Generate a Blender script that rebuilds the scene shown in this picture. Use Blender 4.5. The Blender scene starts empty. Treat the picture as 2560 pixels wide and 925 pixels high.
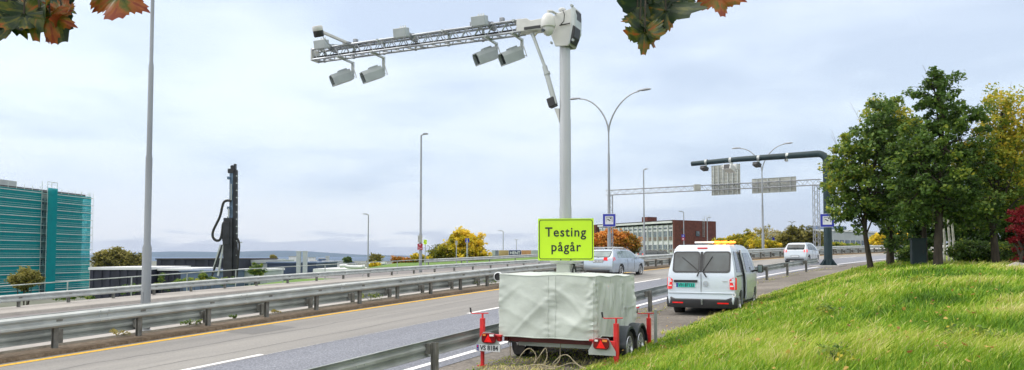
import bpy, bmesh, math, random
import numpy as np
from mathutils import Vector, Matrix, noise
random.seed(7); rng = np.random.default_rng(11)
sc = bpy.context.scene; C = sc.collection
PI = math.pi; R = math.radians
# ---------------------------------------------------------------- camera (height 1.65 m above the verge)
E0 = 1.65
F = 1927.61; CXP = 1280.0; TILT = math.atan(90/1900.0); PY = 640.8 - F*math.tan(TILT)
cam = bpy.data.cameras.new("camera"); co = bpy.data.objects.new("camera", cam); C.objects.link(co)
cam.sensor_width = 36; cam.sensor_fit = 'HORIZONTAL'; cam.lens = F/2560*36
cam.shift_y = (PY-462.5)/2560; cam.clip_start = 0.05; cam.clip_end = 30000
co.location = (0, 0, E0); co.rotation_euler = (PI/2+TILT, 0, 0); sc.camera = co
# ---------------------------------------------------------------- light
SUN_EL, SUN_AZ = R(46), R(-85)          # azimuth from +Y towards +X
w = bpy.data.worlds.new("World"); sc.world = w; w.use_nodes = True
nt = w.node_tree; nt.nodes.clear(); N = nt.nodes.new; L = nt.links.new
def M_(op, a, b=None, c=None, tree=None):
    t = tree or nt; n = t.nodes.new('ShaderNodeMath'); n.operation = op
    for i, v in enumerate((a, b, c)):
        if v is None: continue
        if isinstance(v, (int, float)): n.inputs[i].default_value = v
        else: t.links.new(v, n.inputs[i])
    return n.outputs[0]
out = N('ShaderNodeOutputWorld')
sky = N('ShaderNodeTexSky'); sky.sky_type = 'NISHITA'; sky.sun_disc = False
sky.sun_elevation = SUN_EL; sky.sun_rotation = SUN_AZ; sky.air_density = 1.5; sky.dust_density = 1
bg1 = N('ShaderNodeBackground'); L(sky.outputs[0], bg1.inputs[0]); bg1.inputs[1].default_value = 0.05
tc = N('ShaderNodeTexCoord'); sep = N('ShaderNodeSeparateXYZ'); L(tc.outputs['Generated'], sep.inputs[0])
zz = M_('MAXIMUM', sep.outputs[2], 0.0); den = M_('ADD', zz, 0.10)
cmb = N('ShaderNodeCombineXYZ'); L(M_('DIVIDE', sep.outputs[0], den), cmb.inputs[0]); L(M_('DIVIDE', sep.outputs[1], den), cmb.inputs[1])
def wnoise(scale, detail, rough, dist, off):
    mp = N('ShaderNodeMapping'); mp.inputs['Location'].default_value = off; L(cmb.outputs[0], mp.inputs[0])
    n = N('ShaderNodeTexNoise'); n.inputs['Scale'].default_value = scale; n.inputs['Detail'].default_value = detail
    n.inputs['Roughness'].default_value = rough; n.inputs['Distortion'].default_value = dist
    L(mp.outputs[0], n.inputs['Vector']); return n.outputs[0]
n1 = wnoise(0.42, 5, 0.5, 0.25, (3.1, 1.7, 0)); n2 = wnoise(1.3, 4, 0.5, 0.3, (7.3, 2.2, 1))
cl = M_('MULTIPLY_ADD', M_('SUBTRACT', M_('ADD', M_('MULTIPLY', n1, 0.6), M_('MULTIPLY', n2, 0.4)), 0.5), 1.45, 0.53)
# azimuth term: the left of the view is brighter
azl = M_('MULTIPLY', sep.outputs[0], -0.22)
# bright gap low over the left horizon, blue-grey bank below it
def bump(x, c, wd): return M_('EXPONENT', M_('MULTIPLY', M_('POWER', M_('DIVIDE', M_('SUBTRACT', x, c), wd), 2.0), -1.0))
lowz = M_('ADD', sep.outputs[2], M_('MULTIPLY', M_('SUBTRACT', n2, 0.5), 0.05))
leftm = N('ShaderNodeMapRange'); leftm.interpolation_type = 'SMOOTHSTEP'; L(sep.outputs[0], leftm.inputs[0])
leftm.inputs[1].default_value = 0.12; leftm.inputs[2].default_value = -0.22
gap = M_('MULTIPLY', M_('MULTIPLY', bump(lowz, 0.046, 0.018), 0.62), leftm.outputs[0])
bank = M_('MULTIPLY', M_('MULTIPLY', bump(lowz, 0.010, 0.014), -0.22), leftm.outputs[0])
v = M_('ADD', M_('ADD', cl, azl), M_('ADD', gap, bank))
ramp = N('ShaderNodeValToRGB'); L(v, ramp.inputs[0]); cr = ramp.color_ramp
cr.elements[0].position = 0.415; cr.elements[0].color = (0.60, 0.64, 0.735, 1)
cr.elements[1].position = 0.72; cr.elements[1].color = (1.0, 1.0, 1.0, 1)
e = cr.elements.new(0.50); e.color = (0.735, 0.775, 0.85, 1)
e = cr.elements.new(0.60); e.color = (0.91, 0.935, 0.965, 1)
# the overcast is brighter overhead than near the horizon (standard overcast sky)
zb = N('ShaderNodeMapRange'); L(sep.outputs[2], zb.inputs[0]); zb.inputs[1].default_value = 0.33; zb.inputs[2].default_value = 0.8
zb.inputs[3].default_value = 0.74; zb.inputs[4].default_value = 1.75
zc_ = N('ShaderNodeMapRange'); L(sep.outputs[2], zc_.inputs[0]); zc_.inputs[1].default_value = 0.33; zc_.inputs[2].default_value = 0.6
zmix = N('ShaderNodeMix'); zmix.data_type = 'RGBA'; L(zc_.outputs[0], zmix.inputs['Factor']); L(ramp.outputs[0], zmix.inputs[6]); zmix.inputs[7].default_value = (0.98, 0.90, 0.80, 1)
bg2 = N('ShaderNodeBackground'); L(zmix.outputs[2], bg2.inputs[0]); L(zb.outputs[0], bg2.inputs[1])
ad = N('ShaderNodeAddShader'); L(bg1.outputs[0], ad.inputs[0]); L(bg2.outputs[0], ad.inputs[1]); L(ad.outputs[0], out.inputs[0])
sl = bpy.data.lights.new("sun", 'SUN'); sl.energy = 1.5; sl.angle = R(14); sl.color = (1, 0.96, 0.9)
so = bpy.data.objects.new("sun", sl); C.objects.link(so)
sd = Vector((math.sin(SUN_AZ)*math.cos(SUN_EL), math.cos(SUN_AZ)*math.cos(SUN_EL), math.sin(SUN_EL)))
so.rotation_euler = sd.to_track_quat('Z', 'Y').to_euler(); so.location = (0, 0, 60)
sc.view_settings.view_transform = 'Standard'; sc.view_settings.look = 'None'
sc.view_settings.exposure = 0.32; sc.view_settings.gamma = 1
sc.render.engine = 'CYCLES'
try:
    sc.cycles.max_bounces = 6; sc.cycles.transparent_max_bounces = 16; sc.cycles.transmission_bounces = 3
except Exception: pass

# ================================================================ helpers
def pt(u, v, Y):
    """a place seen at pixel (u, v) of the 2560 px photograph, Y metres ahead"""
    ct, st = math.cos(TILT), math.sin(TILT); a = (u-CXP)/F; b = -(v-PY)/F
    d = Vector((a, ct-b*st, st+b*ct)); k = Y/d.y
    return Vector((d.x*k, Y, E0+d.z*k))
# road centre reference: s along, n to the left
DS = 0.25
_s = np.arange(-60, 260, DS)
_k = 0.00184*np.clip(_s, 0, 95)+0.00293*np.clip(_s-30, 0, 65)
_th = 0.473975+_k
_X = np.cumsum(np.sin(_th))*DS; _Y = np.cumsum(np.cos(_th))*DS
_i0 = int(np.searchsorted(_s, 0)); _X -= _X[_i0]; _Y -= _Y[_i0]
def road_xy(s, n):
    X = np.interp(s, _s, _X); Y = np.interp(s, _s, _Y); t = np.interp(s, _s, _th)
    return X-n*np.cos(t), Y+n*np.sin(t)
def heading(s): return float(np.interp(s, _s, _th))
def sn_of(x, y):
    t = (x-_X)*np.sin(_th)+(y-_Y)*np.cos(_th); i = int(np.argmin(np.abs(t)))
    return float(_s[i]), float(-(x-_X[i])*math.cos(_th[i])+(y-_Y[i])*math.sin(_th[i]))
def zbase(s):
    s = np.asarray(s, float); p = np.clip(s, 0, 120)
    return E0-2.74987+0.0468067*np.clip(s, -60, 120)-0.000158427*p**2
TN = [-70, -8, -3, 0, 2, 4, 5.6, 6.5, 8, 8.74, 16.3, 17.3, 17.5, 19.8, 20, 31.5, 31.8, 34.5, 36.5, 50, 60, 200]
TZ = [1.9, 1.75, 1.6, 1.42, 1.0, 0.40, 0.06, 0.07, 0.0, 0.017, 0.19, 0.2, 0.10, 0.02, 0.0, -0.33, -0.3, -0.3, -1.0, -6.5, -8.2, -8.5]
def smooth(a, b, x):
    t = np.clip((x-a)/(b-a), 0, 1); return t*t*(3-2*t)
def zg(s, n):
    """ground height"""
    s = np.asarray(s, float); n = np.asarray(n, float)
    zb_ = zbase(s); r = np.interp(n, TN, TZ)
    x, y = road_xy(s, n)
    # embankment left of the far rail opens on a valley only on the left
    vf = smooth(-13, -32, x)
    r = np.where(n > 34.5, -0.3+(r+0.3)*np.where(n > 34.5, vf, 1), r)
    lim = np.maximum(E0-0.33, zb_+0.12)
    top = zb_+r*(0.92+0.006*s)
    bank = -np.log(np.exp(-top*6)+np.exp(-lim*6))/6
    bumpy = 0.05*np.sin(s*0.9+n*0.5)*np.sin(n*0.8+1)+0.03*np.sin(s*2.1+1)*np.sin(n*1.7)
    k = np.clip((5.6-n)/3, 0, 1)
    return np.where(n < 5.6, bank*k+(zb_+r)*(1-k)+bumpy*k, zb_+r)
def P(s, n, dz=0.0):
    x, y = road_xy(s, n); return Vector((float(x), float(y), float(zg(s, n))+dz))
def gz(x, y): s, n = sn_of(x, y); return float(zg(s, n))

def tag(o, label=None, cat=None, group=None, kind=None):
    if label: o['label'] = label
    if cat: o['category'] = cat
    if group: o['group'] = group
    if kind: o['kind'] = kind
    return o
def thing(name, label, cat, loc=(0, 0, 0), rz=0.0, group=None):
    o = bpy.data.objects.new(name, None); C.objects.link(o); o.location = loc; o.rotation_euler = (0, 0, rz)
    o.empty_display_size = 0.3
    return tag(o, label, cat, group)
def copy_tree(o, parent=None):
    c = o.copy(); C.objects.link(c); c.parent = parent
    for ch in list(o.children): copy_tree(ch, c)
    return c
class MB:
    def __init__(s, origin=(0, 0, 0)): s.v = []; s.f = []; s.o = Vector(origin)
    def add(s, vs, fs):
        k = len(s.v); s.v += [tuple(Vector(p)-s.o) for p in vs]; s.f += [tuple(i+k for i in f) for f in fs]; return s
    def box(s, c, d, rz=0, M=None):
        hx, hy, hz = d[0]/2, d[1]/2, d[2]/2; vs = []
        Rm = M if M else Matrix.Rotation(rz, 3, 'Z')
        for x in (-hx, hx):
            for y in (-hy, hy):
                for z in (-hz, hz): vs.append(Vector(c)+Rm @ Vector((x, y, z)))
        return s.add(vs, [(0, 1, 3, 2), (4, 6, 7, 5), (0, 4, 5, 1), (2, 3, 7, 6), (0, 2, 6, 4), (1, 5, 7, 3)])
    def bar(s, a, b, w_, h=None, roll=0):
        a, b = Vector(a), Vector(b); d = b-a; q = d.to_track_quat('Y', 'Z').to_matrix() @ Matrix.Rotation(roll, 3, 'Y')
        return s.box((a+b)/2, (w_, d.length, h or w_), M=q)
    def tube(s, pts, r, seg=8, cap=True, closed=False):
        pts = [Vector(p) for p in pts]; n = len(pts); rr = r if isinstance(r, (list, tuple)) else [r]*n
        vs = []; fs = []; up = None
        for i, p in enumerate(pts):
            a = pts[i-1] if i > 0 else (pts[-1] if closed else p); b = pts[(i+1) % n] if (i < n-1 or closed) else p
            d = (b-a).normalized()
            if up is None or abs(up.dot(d)) > 0.95: up = Vector((0, 0, 1)) if abs(d.z) < 0.9 else Vector((1, 0, 0))
            x = up.cross(d).normalized(); y = d.cross(x).normalized(); up = y
            for k in range(seg):
                t = 2*PI*k/seg; vs.append(p+(x*math.cos(t)+y*math.sin(t))*rr[i])
        m = n if closed else n-1
        for i in range(m):
            j = (i+1) % n
            for k in range(seg):
                l = (k+1) % seg; fs.append((i*seg+k, i*seg+l, j*seg+l, j*seg+k))
        if cap and not closed: fs.append(tuple(range(seg))[::-1]); fs.append(tuple((n-1)*seg+k for k in range(seg)))
        return s.add(vs, fs)
    def lathe(s, prof, c=(0, 0, 0), axis='Z', seg=20, M=None, cap=False):
        vs = []; fs = []; n = len(prof)
        A = M or {'Z': Matrix.Identity(3), 'X': Matrix.Rotation(PI/2, 3, 'Y'), 'Y': Matrix.Rotation(-PI/2, 3, 'X')}[axis]
        for r, z in prof:
            for k in range(seg):
                t = 2*PI*k/seg; vs.append(Vector(c)+A @ Vector((r*math.cos(t), r*math.sin(t), z)))
        for i in range(n-1):
            for k in range(seg):
                l = (k+1) % seg; fs.append((i*seg+k, i*seg+l, (i+1)*seg+l, (i+1)*seg+k))
        if cap and prof[0][0] > 1e-4: fs.append(tuple(range(seg))[::-1])
        if cap and prof[-1][0] > 1e-4: fs.append(tuple((n-1)*seg+k for k in range(seg)))
        return s.add(vs, fs)
    def prism(s, poly, ext, axis=(0, 1, 0)):
        """poly: 3-D points of one face, ext: vector"""
        n = len(poly); a = [Vector(p) for p in poly]; b = [p+Vector(ext) for p in a]
        return s.add(a+b, [tuple(range(n))[::-1], tuple(range(n, 2*n))]+[(i, (i+1) % n, (i+1) % n+n, i+n) for i in range(n)])
    def sweep(s, pts, prof, closedprof=True):
        """pts: list of (pos, side vector); prof: (side, up)"""
        m = len(prof); vs = [Vector(p)+Vector(sv)*a+Vector((0, 0, b)) for p, sv in pts for a, b in prof]; fs = []
        for i in range(len(pts)-1):
            for k in range(m if closedprof else m-1):
                l = (k+1) % m; fs.append((i*m+k, (i+1)*m+k, (i+1)*m+l, i*m+l))
        if closedprof: fs.append(tuple(range(m))); fs.append(tuple((len(pts)-1)*m+k for k in range(m))[::-1])
        return s.add(vs, fs)
    def build(s, name, mat, parent=None, smooth_=False, bevel=0, loc=None):
        me = bpy.data.meshes.new(name); me.from_pydata(s.v, [], s.f); me.update()
        bm = bmesh.new(); bm.from_mesh(me); bmesh.ops.recalc_face_normals(bm, faces=bm.faces); bm.to_mesh(me); bm.free()
        if mat: me.materials.append(mat)
        o = bpy.data.objects.new(name, me); C.objects.link(o); o.parent = parent
        if loc: o.location = loc
        if bevel:
            b = o.modifiers.new('bevel', 'BEVEL'); b.width = bevel; b.segments = 2; b.limit_method = 'ANGLE'; b.angle_limit = R(40)
        if smooth_:
            me.polygons.foreach_set('use_smooth', [True]*len(me.polygons))
            try: me.set_sharp_from_angle(angle=R(38))
            except Exception: pass
        return o
# ---------------------------------------------------------------- materials
def mat(name, col, rough=0.6, metal=0.0, var=0.12, vscale=3.0, bumpv=0.0, bscale=20.0, emit=None, es=1, col2=None, detail=4, spec=None, gen='Object', lo=0.35, hi=0.65, stretch=None, rvar=0):
    m = bpy.data.materials.new(name); m.use_nodes = True; t = m.node_tree; b = t.nodes['Principled BSDF']
    b.inputs['Roughness'].default_value = rough; b.inputs['Metallic'].default_value = metal
    if spec is not None: b.inputs['Specular IOR Level'].default_value = spec
    tcn = t.nodes.new('ShaderNodeTexCoord'); src = tcn.outputs[gen]
    if stretch:
        mp = t.nodes.new('ShaderNodeMapping'); mp.inputs['Scale'].default_value = stretch; t.links.new(src, mp.inputs[0]); src = mp.outputs[0]
    nz = t.nodes.new('ShaderNodeTexNoise'); nz.inputs['Scale'].default_value = vscale; nz.inputs['Detail'].default_value = detail
    t.links.new(src, nz.inputs['Vector'])
    rp = t.nodes.new('ShaderNodeValToRGB'); t.links.new(nz.outputs[0], rp.inputs[0])
    c = col; d = col2 or tuple(min(1, x*(1+var)) for x in c); c0 = c if col2 else tuple(x*(1-var) for x in c)
    rp.color_ramp.elements[0].position = lo; rp.color_ramp.elements[0].color = (*c0, 1)
    rp.color_ramp.elements[1].position = hi; rp.color_ramp.elements[1].color = (*d, 1)
    t.links.new(rp.outputs[0], b.inputs['Base Color'])
    if rvar:
        t.links.new(M_('MULTIPLY_ADD', nz.outputs[0], rvar, rough-rvar/2, tree=t), b.inputs['Roughness'])
    if bumpv:
        n2_ = t.nodes.new('ShaderNodeTexNoise'); n2_.inputs['Scale'].default_value = bscale; n2_.inputs['Detail'].default_value = 3
        t.links.new(tcn.outputs[gen], n2_.inputs['Vector'])
        bp = t.nodes.new('ShaderNodeBump'); bp.inputs['Strength'].default_value = bumpv; bp.inputs['Distance'].default_value = 0.02
        t.links.new(n2_.outputs[0], bp.inputs['Height']); t.links.new(bp.outputs[0], b.inputs['Normal'])
    if emit: b.inputs['Emission Color'].default_value = (*emit, 1); b.inputs['Emission Strength'].default_value = es
    return m
def ground_mat(name, stops, fine=9.0, big=0.35, bigamt=0.25, rough=0.85, bumpv=0.4, lo=0.3, hi=0.7, streak=None):
    m = bpy.data.materials.new(name); m.use_nodes = True; t = m.node_tree; b = t.nodes['Principled BSDF']; b.inputs['Roughness'].default_value = rough
    tcn = t.nodes.new('ShaderNodeTexCoord')
    a = t.nodes.new('ShaderNodeTexNoise'); a.inputs['Scale'].default_value = fine; a.inputs['Detail'].default_value = 6; a.inputs['Roughness'].default_value = 0.75
    g = t.nodes.new('ShaderNodeTexNoise'); g.inputs['Scale'].default_value = big; g.inputs['Detail'].default_value = 5
    t.links.new(tcn.outputs['Object'], a.inputs['Vector'])
    if streak:
        mp = t.nodes.new('ShaderNodeMapping'); mp.vector_type = 'TEXTURE'; mp.inputs['Rotation'].default_value = (0, 0, PI/2-.52); mp.inputs['Scale'].default_value = streak[1]
        t.links.new(tcn.outputs['Object'], mp.inputs[0]); t.links.new(mp.outputs[0], g.inputs['Vector'])
    else: t.links.new(tcn.outputs['Object'], g.inputs['Vector'])
    val = M_('ADD', M_('MULTIPLY', a.outputs[0], 1-bigamt, tree=t), M_('MULTIPLY', g.outputs[0], bigamt, tree=t), tree=t)
    rp = t.nodes.new('ShaderNodeValToRGB'); t.links.new(val, rp.inputs[0]); r = rp.color_ramp
    for i, cc in enumerate(stops):
        pos = lo+(hi-lo)*i/(len(stops)-1)
        el = r.elements[i] if i < 2 else r.elements.new(pos)
        el.position = pos; el.color = (*cc, 1)
    t.links.new(rp.outputs[0], b.inputs['Base Color'])
    bp = t.nodes.new('ShaderNodeBump'); bp.inputs['Strength'].default_value = bumpv; bp.inputs['Distance'].default_value = 0.01
    t.links.new(a.outputs[0], bp.inputs['Height']); t.links.new(bp.outputs[0], b.inputs['Normal'])
    return m
def leaf_mat(name, stops, rough=0.5, trans=0.40):
    m = bpy.data.materials.new(name); m.use_nodes = True; t = m.node_tree; b = t.nodes['Principled BSDF']; b.inputs['Roughness'].default_value = rough
    b.inputs['Specular IOR Level'].default_value = 0.3
    at = t.nodes.new('ShaderNodeAttribute'); at.attribute_name = 'tone'
    rp = t.nodes.new('ShaderNodeValToRGB'); t.links.new(at.outputs['Fac'], rp.inputs[0]); r = rp.color_ramp
    for i, (pos, cc) in enumerate(stops):
        el = r.elements[i] if i < 2 else r.elements.new(pos)
        el.position = pos; el.color = (*cc, 1)
    t.links.new(rp.outputs[0], b.inputs['Base Color'])
    tr = t.nodes.new('ShaderNodeBsdfTranslucent'); t.links.new(rp.outputs[0], tr.inputs[0])
    mx = t.nodes.new('ShaderNodeMixShader'); mx.inputs[0].default_value = trans
    o = t.nodes['Material Output']; t.links.new(b.outputs[0], mx.inputs[1]); t.links.new(tr.outputs[0], mx.inputs[2]); t.links.new(mx.outputs[0], o.inputs[0])
    return m
rot = R(60)
mLane = ground_mat('worn_asphalt', [(.165, .163, .158), (.225, .22, .21), (.285, .278, .26)], 22, 1.0, 0.5, 0.85, 0.3, .36, .64, (0, (16, .9, 1)))
mWet = ground_mat('dark_chip_asphalt', [(.05, .056, .075), (.14, .15, .18), (.36, .38, .43)], 24, 1.0, 0.16, 0.55, 0.7, .34, .68, (0, (16, 1.3, 1)))
mLeftRoad = ground_mat('grey_asphalt', [(.12, .112, .115), (.165, .155, .155), (.22, .21, .205)], 12, 0.25, 0.4)
mGravel = ground_mat('gravel', [(.055, .048, .04), (.155, .14, .122), (.29, .265, .235)], 11, 0.45, 0.42, 0.95, 1.0, .33, .68)
mConc = ground_mat('pale_concrete', [(.22, .21, .195), (.31, .295, .275), (.40, .385, .36)], 5, 0.4, 0.5, 0.9, 0.3)
mDirt = ground_mat('brown_dirt', [(.05, .035, .022), (.11, .08, .05), (.19, .15, .11)], 8, 0.7, 0.3, 0.95, 1.0, .35, .65)
mKerb = ground_mat('kerb_stone', [(.17, .15, .12), (.29, .26, .21), (.38, .34, .29)], 7, 0.6, 0.3, 0.9, 0.5)
mTurf = ground_mat('turf_soil', [(.04, .075, .012), (.085, .17, .02), (.16, .26, .035)], 5, 0.4, 0.5, 0.95, 1.0)
mYellow = ground_mat('yellow_paint', [(.62, .33, .015), (.92, .52, .015), (.95, .56, .03)], 10, 0.8, 0.3, 0.6, 0.2)
mWhite = ground_mat('white_road_paint', [(.45, .45, .44), (.78, .78, .78), (.82, .82, .82)], 10, 0.8, 0.3, 0.6, 0.2)
mGalv = mat('galvanised_steel', (.36, .395, .39), 0.45, 0.5, .22, 1.6, 0.08, 30, rvar=.2)
mGalvL = mat('pale_galvanised_steel', (.44, .475, .475), 0.4, 0.35, .12, 2.5, 0.05, 30, rvar=.15)
mPost = mat('weathered_post_steel', (.20, .20, .185), 0.6, 0.4, .3, 5)
mPole = mat('lamp_post_steel', (.27, .29, .31), 0.45, 0.4, .12, 1.0, stretch=(1, 1, .3))
mPoleD = mat('grey_painted_pole', (.27, .29, .32), 0.5, 0.2, .1, 2)
mMast = mat('mast_aluminium', (.42, .44, .46), 0.42, 0.35, .10, 1.5, 0.03, 15, stretch=(3, 3, .3))
mWhiteM = mat('off_white_enamel', (.56, .57, .56), 0.4, 0, .06, 4, 0.02)
mHous = mat('camera_housing_grey', (.36, .40, .42), 0.42, 0.1, .08, 4)
mHousL = mat('pale_camera_housing', (.55, .57, .57), 0.4, 0.0, .08, 4)
mGlass = mat('dark_glass', (.015, .02, .024), 0.06, 0, .2, 2, spec=0.8)
mGlassB = mat('window_glass', (.06, .09, .12), 0.08, 0, .5, .5, spec=0.9)
mGlassC = mat('tinted_car_glass', (.045, .06, .065), 0.05, 0.0, .5, 1.4, spec=1.0)
mGlassL = mat('light_car_glass', (.20, .27, .28), 0.05, 0.0, .3, 1.4, spec=1.0)
mBlack = mat('black_plastic', (.022, .023, .026), 0.5, 0, .2, 8)
mDarkRig = mat('rig_black_steel', (.022, .024, .03), 0.5, 0.2, .35, 1.2)
mRigBlue = mat('rig_blue_steel', (.10, .15, .22), 0.4, 0.5, .3, 2)
mRubber = mat('rubber', (.022, .022, .023), 0.75, 0, .25, 12, 0.2, 40)
mRim = mat('silver_rim', (.62, .64, .66), 0.3, 0.7, .1, 10)
mRed = mat('red_jack_paint', (.60, .022, .025), 0.42, 0, .16, 5)
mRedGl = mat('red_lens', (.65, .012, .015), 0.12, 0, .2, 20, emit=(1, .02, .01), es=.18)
mRedBr = mat('lit_tail_lens', (.7, .02, .02), 0.2, 0, .1, 20, emit=(1, .05, .03), es=.9)
mOrangeGl = mat('amber_lens', (.75, .25, .05), 0.2, 0, .15, 20)
mClear = mat('white_lens', (.8, .8, .8), 0.15, 0, .05, 20)
mVan = mat('silver_white_paint', (.60, .67, .75), 0.22, 0.25, .03, 1.0, rvar=.05)
mAudi = mat('silver_blue_paint', (.47, .54, .62), 0.2, 0.45, .04, 1.0)
mCompact = mat('pale_silver_paint', (.60, .65, .70), 0.2, 0.3, .04, 1.0)
mWhiteCar = mat('white_paint', (.75, .76, .76), 0.25, 0, .03, 1.0)
mDarkCar = mat('dark_grey_paint', (.06, .065, .07), 0.25, 0.3, .05, 1.0)
mLime = mat('fluorescent_lime_sheeting', (.50, .78, .02), 0.45, 0, .03, 3, emit=(.5, .8, .02), es=.10)
mInk = mat('black_lettering', (.015, .018, .03), 0.5, 0, .05)
mSignBlue = mat('blue_sign_sheeting', (.022, .035, .36), 0.4, 0, .08, 4)
mSignWhite = mat('white_sign_sheeting', (.66, .69, .72), 0.4, 0, .04, 4)
mSignRed = mat('dark_red_sign_sheeting', (.33, .012, .03), 0.4, 0, .15, 6)
mPanel = mat('sign_back_aluminium', (.36, .37, .34), 0.6, 0.25, .14, 2.5)
mGreenPole = mat('dark_green_steel', (.010, .030, .038), 0.55, 0.1, .2, 2)
mBark = mat('bark', (.045, .036, .027), 0.9, 0, .4, 9, 0.8, 18, stretch=(1, 1, .25))
mBirch = mat('pale_bark', (.45, .45, .40), 0.8, 0, .3, 6)
mNetBase = mat('facade_render', (.40, .43, .42), 0.8, 0, .2, .3)
mScaf = mat('scaffold_deck', (.50, .58, .56), 0.6, 0.2, .1, 2)
mBrick = mat('red_brown_brick', (.105, .028, .018), 0.85, 0, .25, 2.2, 0.2, 8)
mBrickL = mat('orange_brick', (.34, .15, .09), 0.85, 0, .2, 2.2)
mWallW = mat('white_facade', (.55, .57, .58), 0.7, 0, .08, .6)
mSpand = mat('brown_spandrel', (.17, .14, .12), 0.7, 0, .2, 2)
mRoofD = mat('dark_roof_felt', (.05, .045, .045), 0.9, 0, .2, .6)
mNavy = mat('navy_cladding', (.035, .052, .10), 0.6, 0.1, .3, .35)
mNavyL = mat('blue_grey_cladding', (.10, .145, .235), 0.6, 0.1, .2, .3)
mShed = mat('black_corrugated_cladding', (.022, .025, .042), 0.6, 0.1, .35, .5)
mGreyB = mat('pale_grey_cladding', (.38, .42, .43), 0.7, 0, .1, .3)
mWhiteR = mat('white_roof_sheet', (.66, .68, .70), 0.6, 0, .08, .3)
mHill = mat('forested_hill', (.035, .05, .035), 0.95, 0, .3, .004)
mTerr = ground_mat('valley_ground', [(.05, .07, .03), (.12, .13, .10), (.22, .22, .20)], .02, .004, .5, .95, .1)
mSkin = mat('skin', (.45, .28, .2), 0.6); mVest = mat('orange_vest', (.85, .18, .03), 0.7, 0, .1, 10); mTrous = mat('navy_work_trousers', (.02, .025, .05), 0.8)
mHair = mat('dark_hair', (.03, .02, .015), 0.7)
mRope = mat('pale_rope', (.33, .29, .20), 0.9, 0, .3, 30)
mPlateG = mat('green_plate_sheeting', (.03, .55, .45), 0.4, 0, .05)
mStone = mat('granite', (.28, .26, .24), 0.9, 0, .3, 6, 0.5, 10)
def cover_mat():
    m = mat('cream_tarpaulin', (.50, .55, .515), 0.5, 0, .11, 1.3, 0.30, 9)
    return m
mCover = cover_mat()
def net_mat():
    m = bpy.data.materials.new('teal_scaffold_netting'); m.use_nodes = True; t = m.node_tree; b = t.nodes['Principled BSDF']
    b.inputs['Roughness'].default_value = 0.7
    tcn = t.nodes.new('ShaderNodeTexCoord'); nz = t.nodes.new('ShaderNodeTexNoise'); nz.inputs['Scale'].default_value = 0.8; nz.inputs['Detail'].default_value = 7
    nz.inputs['Roughness'].default_value = 0.65
    t.links.new(tcn.outputs['Object'], nz.inputs['Vector'])
    rp = t.nodes.new('ShaderNodeValToRGB'); t.links.new(nz.outputs[0], rp.inputs[0])
    rp.color_ramp.elements[0].position = .3; rp.color_ramp.elements[0].color = (.0, .16, .19, 1)
    rp.color_ramp.elements[1].position = .75; rp.color_ramp.elements[1].color = (.0, .37, .38, 1)
    t.links.new(rp.outputs[0], b.inputs['Base Color'])
    tr = t.nodes.new('ShaderNodeBsdfTransparent'); tr.inputs[0].default_value = (.25, .75, .75, 1)
    mx = t.nodes.new('ShaderNodeMixShader')
    r2 = t.nodes.new('ShaderNodeMapRange'); t.links.new(nz.outputs[0], r2.inputs[0]); r2.inputs[1].default_value = .3; r2.inputs[2].default_value = .75
    b.inputs['Specular IOR Level'].default_value = .1
    r2.inputs[3].default_value = .15; r2.inputs[4].default_value = .5
    t.links.new(r2.outputs[0], mx.inputs[0]); t.links.new(b.outputs[0], mx.inputs[1]); t.links.new(tr.outputs[0], mx.inputs[2])
    t.links.new(mx.outputs[0], t.nodes['Material Output'].inputs[0]); return m
mNet = net_mat()
def fast_mesh(name, verts, faces4, material, tone=None, parent=None, smooth_=False, fv=4):
    me = bpy.data.meshes.new(name); nv = len(verts); nf = len(faces4)
    me.vertices.add(nv); me.vertices.foreach_set('co', np.asarray(verts, np.float32).ravel())
    me.loops.add(nf*fv); me.loops.foreach_set('vertex_index', np.asarray(faces4, np.int32).ravel())
    me.polygons.add(nf); me.polygons.foreach_set('loop_start', np.arange(nf, dtype=np.int32)*fv)
    me.polygons.foreach_set('loop_total', np.full(nf, fv, np.int32))
    me.update(calc_edges=True)
    if tone is not None:
        a = me.attributes.new('tone', 'FLOAT', 'FACE'); a.data.foreach_set('value', np.asarray(tone, np.float32))
    me.materials.append(material)
    o = bpy.data.objects.new(name, me); C.objects.link(o); o.parent = parent
    if smooth_: me.polygons.foreach_set('use_smooth', np.ones(nf, bool))
    return o
# ================================================================ SETTING
def sheet(name, s0, s1, ds, ns, m, dz=0.0, kind='structure', zf=None, smooth_=True):
    S = np.arange(s0, s1+1e-6, ds); Nn = np.asarray(ns, float)
    SS, NN = np.meshgrid(S, Nn, indexing='ij'); X, Y = road_xy(SS, NN); Z = (zf or zg)(SS, NN)+dz
    V = np.stack([X, Y, Z], -1).reshape(-1, 3); a, b = SS.shape
    i, j = np.meshgrid(np.arange(a-1), np.arange(b-1), indexing='ij'); q = (i*b+j).ravel()
    Fc = np.stack([q, q+b, q+b+1, q+1], 1)[:, ::-1]
    Fc = Fc[:, ::-1]
    o = fast_mesh(name, V, Fc, m, smooth_=smooth_)
    bm = bmesh.new(); bm.from_mesh(o.data); bmesh.ops.recalc_face_normals(bm, faces=bm.faces)
    if sum(f.normal.z for f in bm.faces) < 0: bmesh.ops.reverse_faces(bm, faces=bm.faces)
    bm.to_mesh(o.data); bm.free()
    return tag(o, kind=kind)
nn = np.concatenate([np.arange(-70, -10, 4), np.arange(-10, 8, 0.35), np.arange(8, 36, 1.0), np.arange(36, 62, 2), np.arange(62, 135, 6)])
g = sheet('ground', -30, 160, 1.0, nn, mTurf, -0.03)
far = MB().add([(-9000, -300, -7.4), (12000, -300, -7.4), (12000, 14000, -7.4), (-9000, 14000, -7.4)], [(0, 1, 2, 3)]).build('terrain', mTerr); tag(far, kind='structure')
sheet('road', -30, 125, 1.0, [8.35, 12.45], mWet)
sheet('road', -30, 125, 1.0, [12.45, 16.32], mLane)
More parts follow.
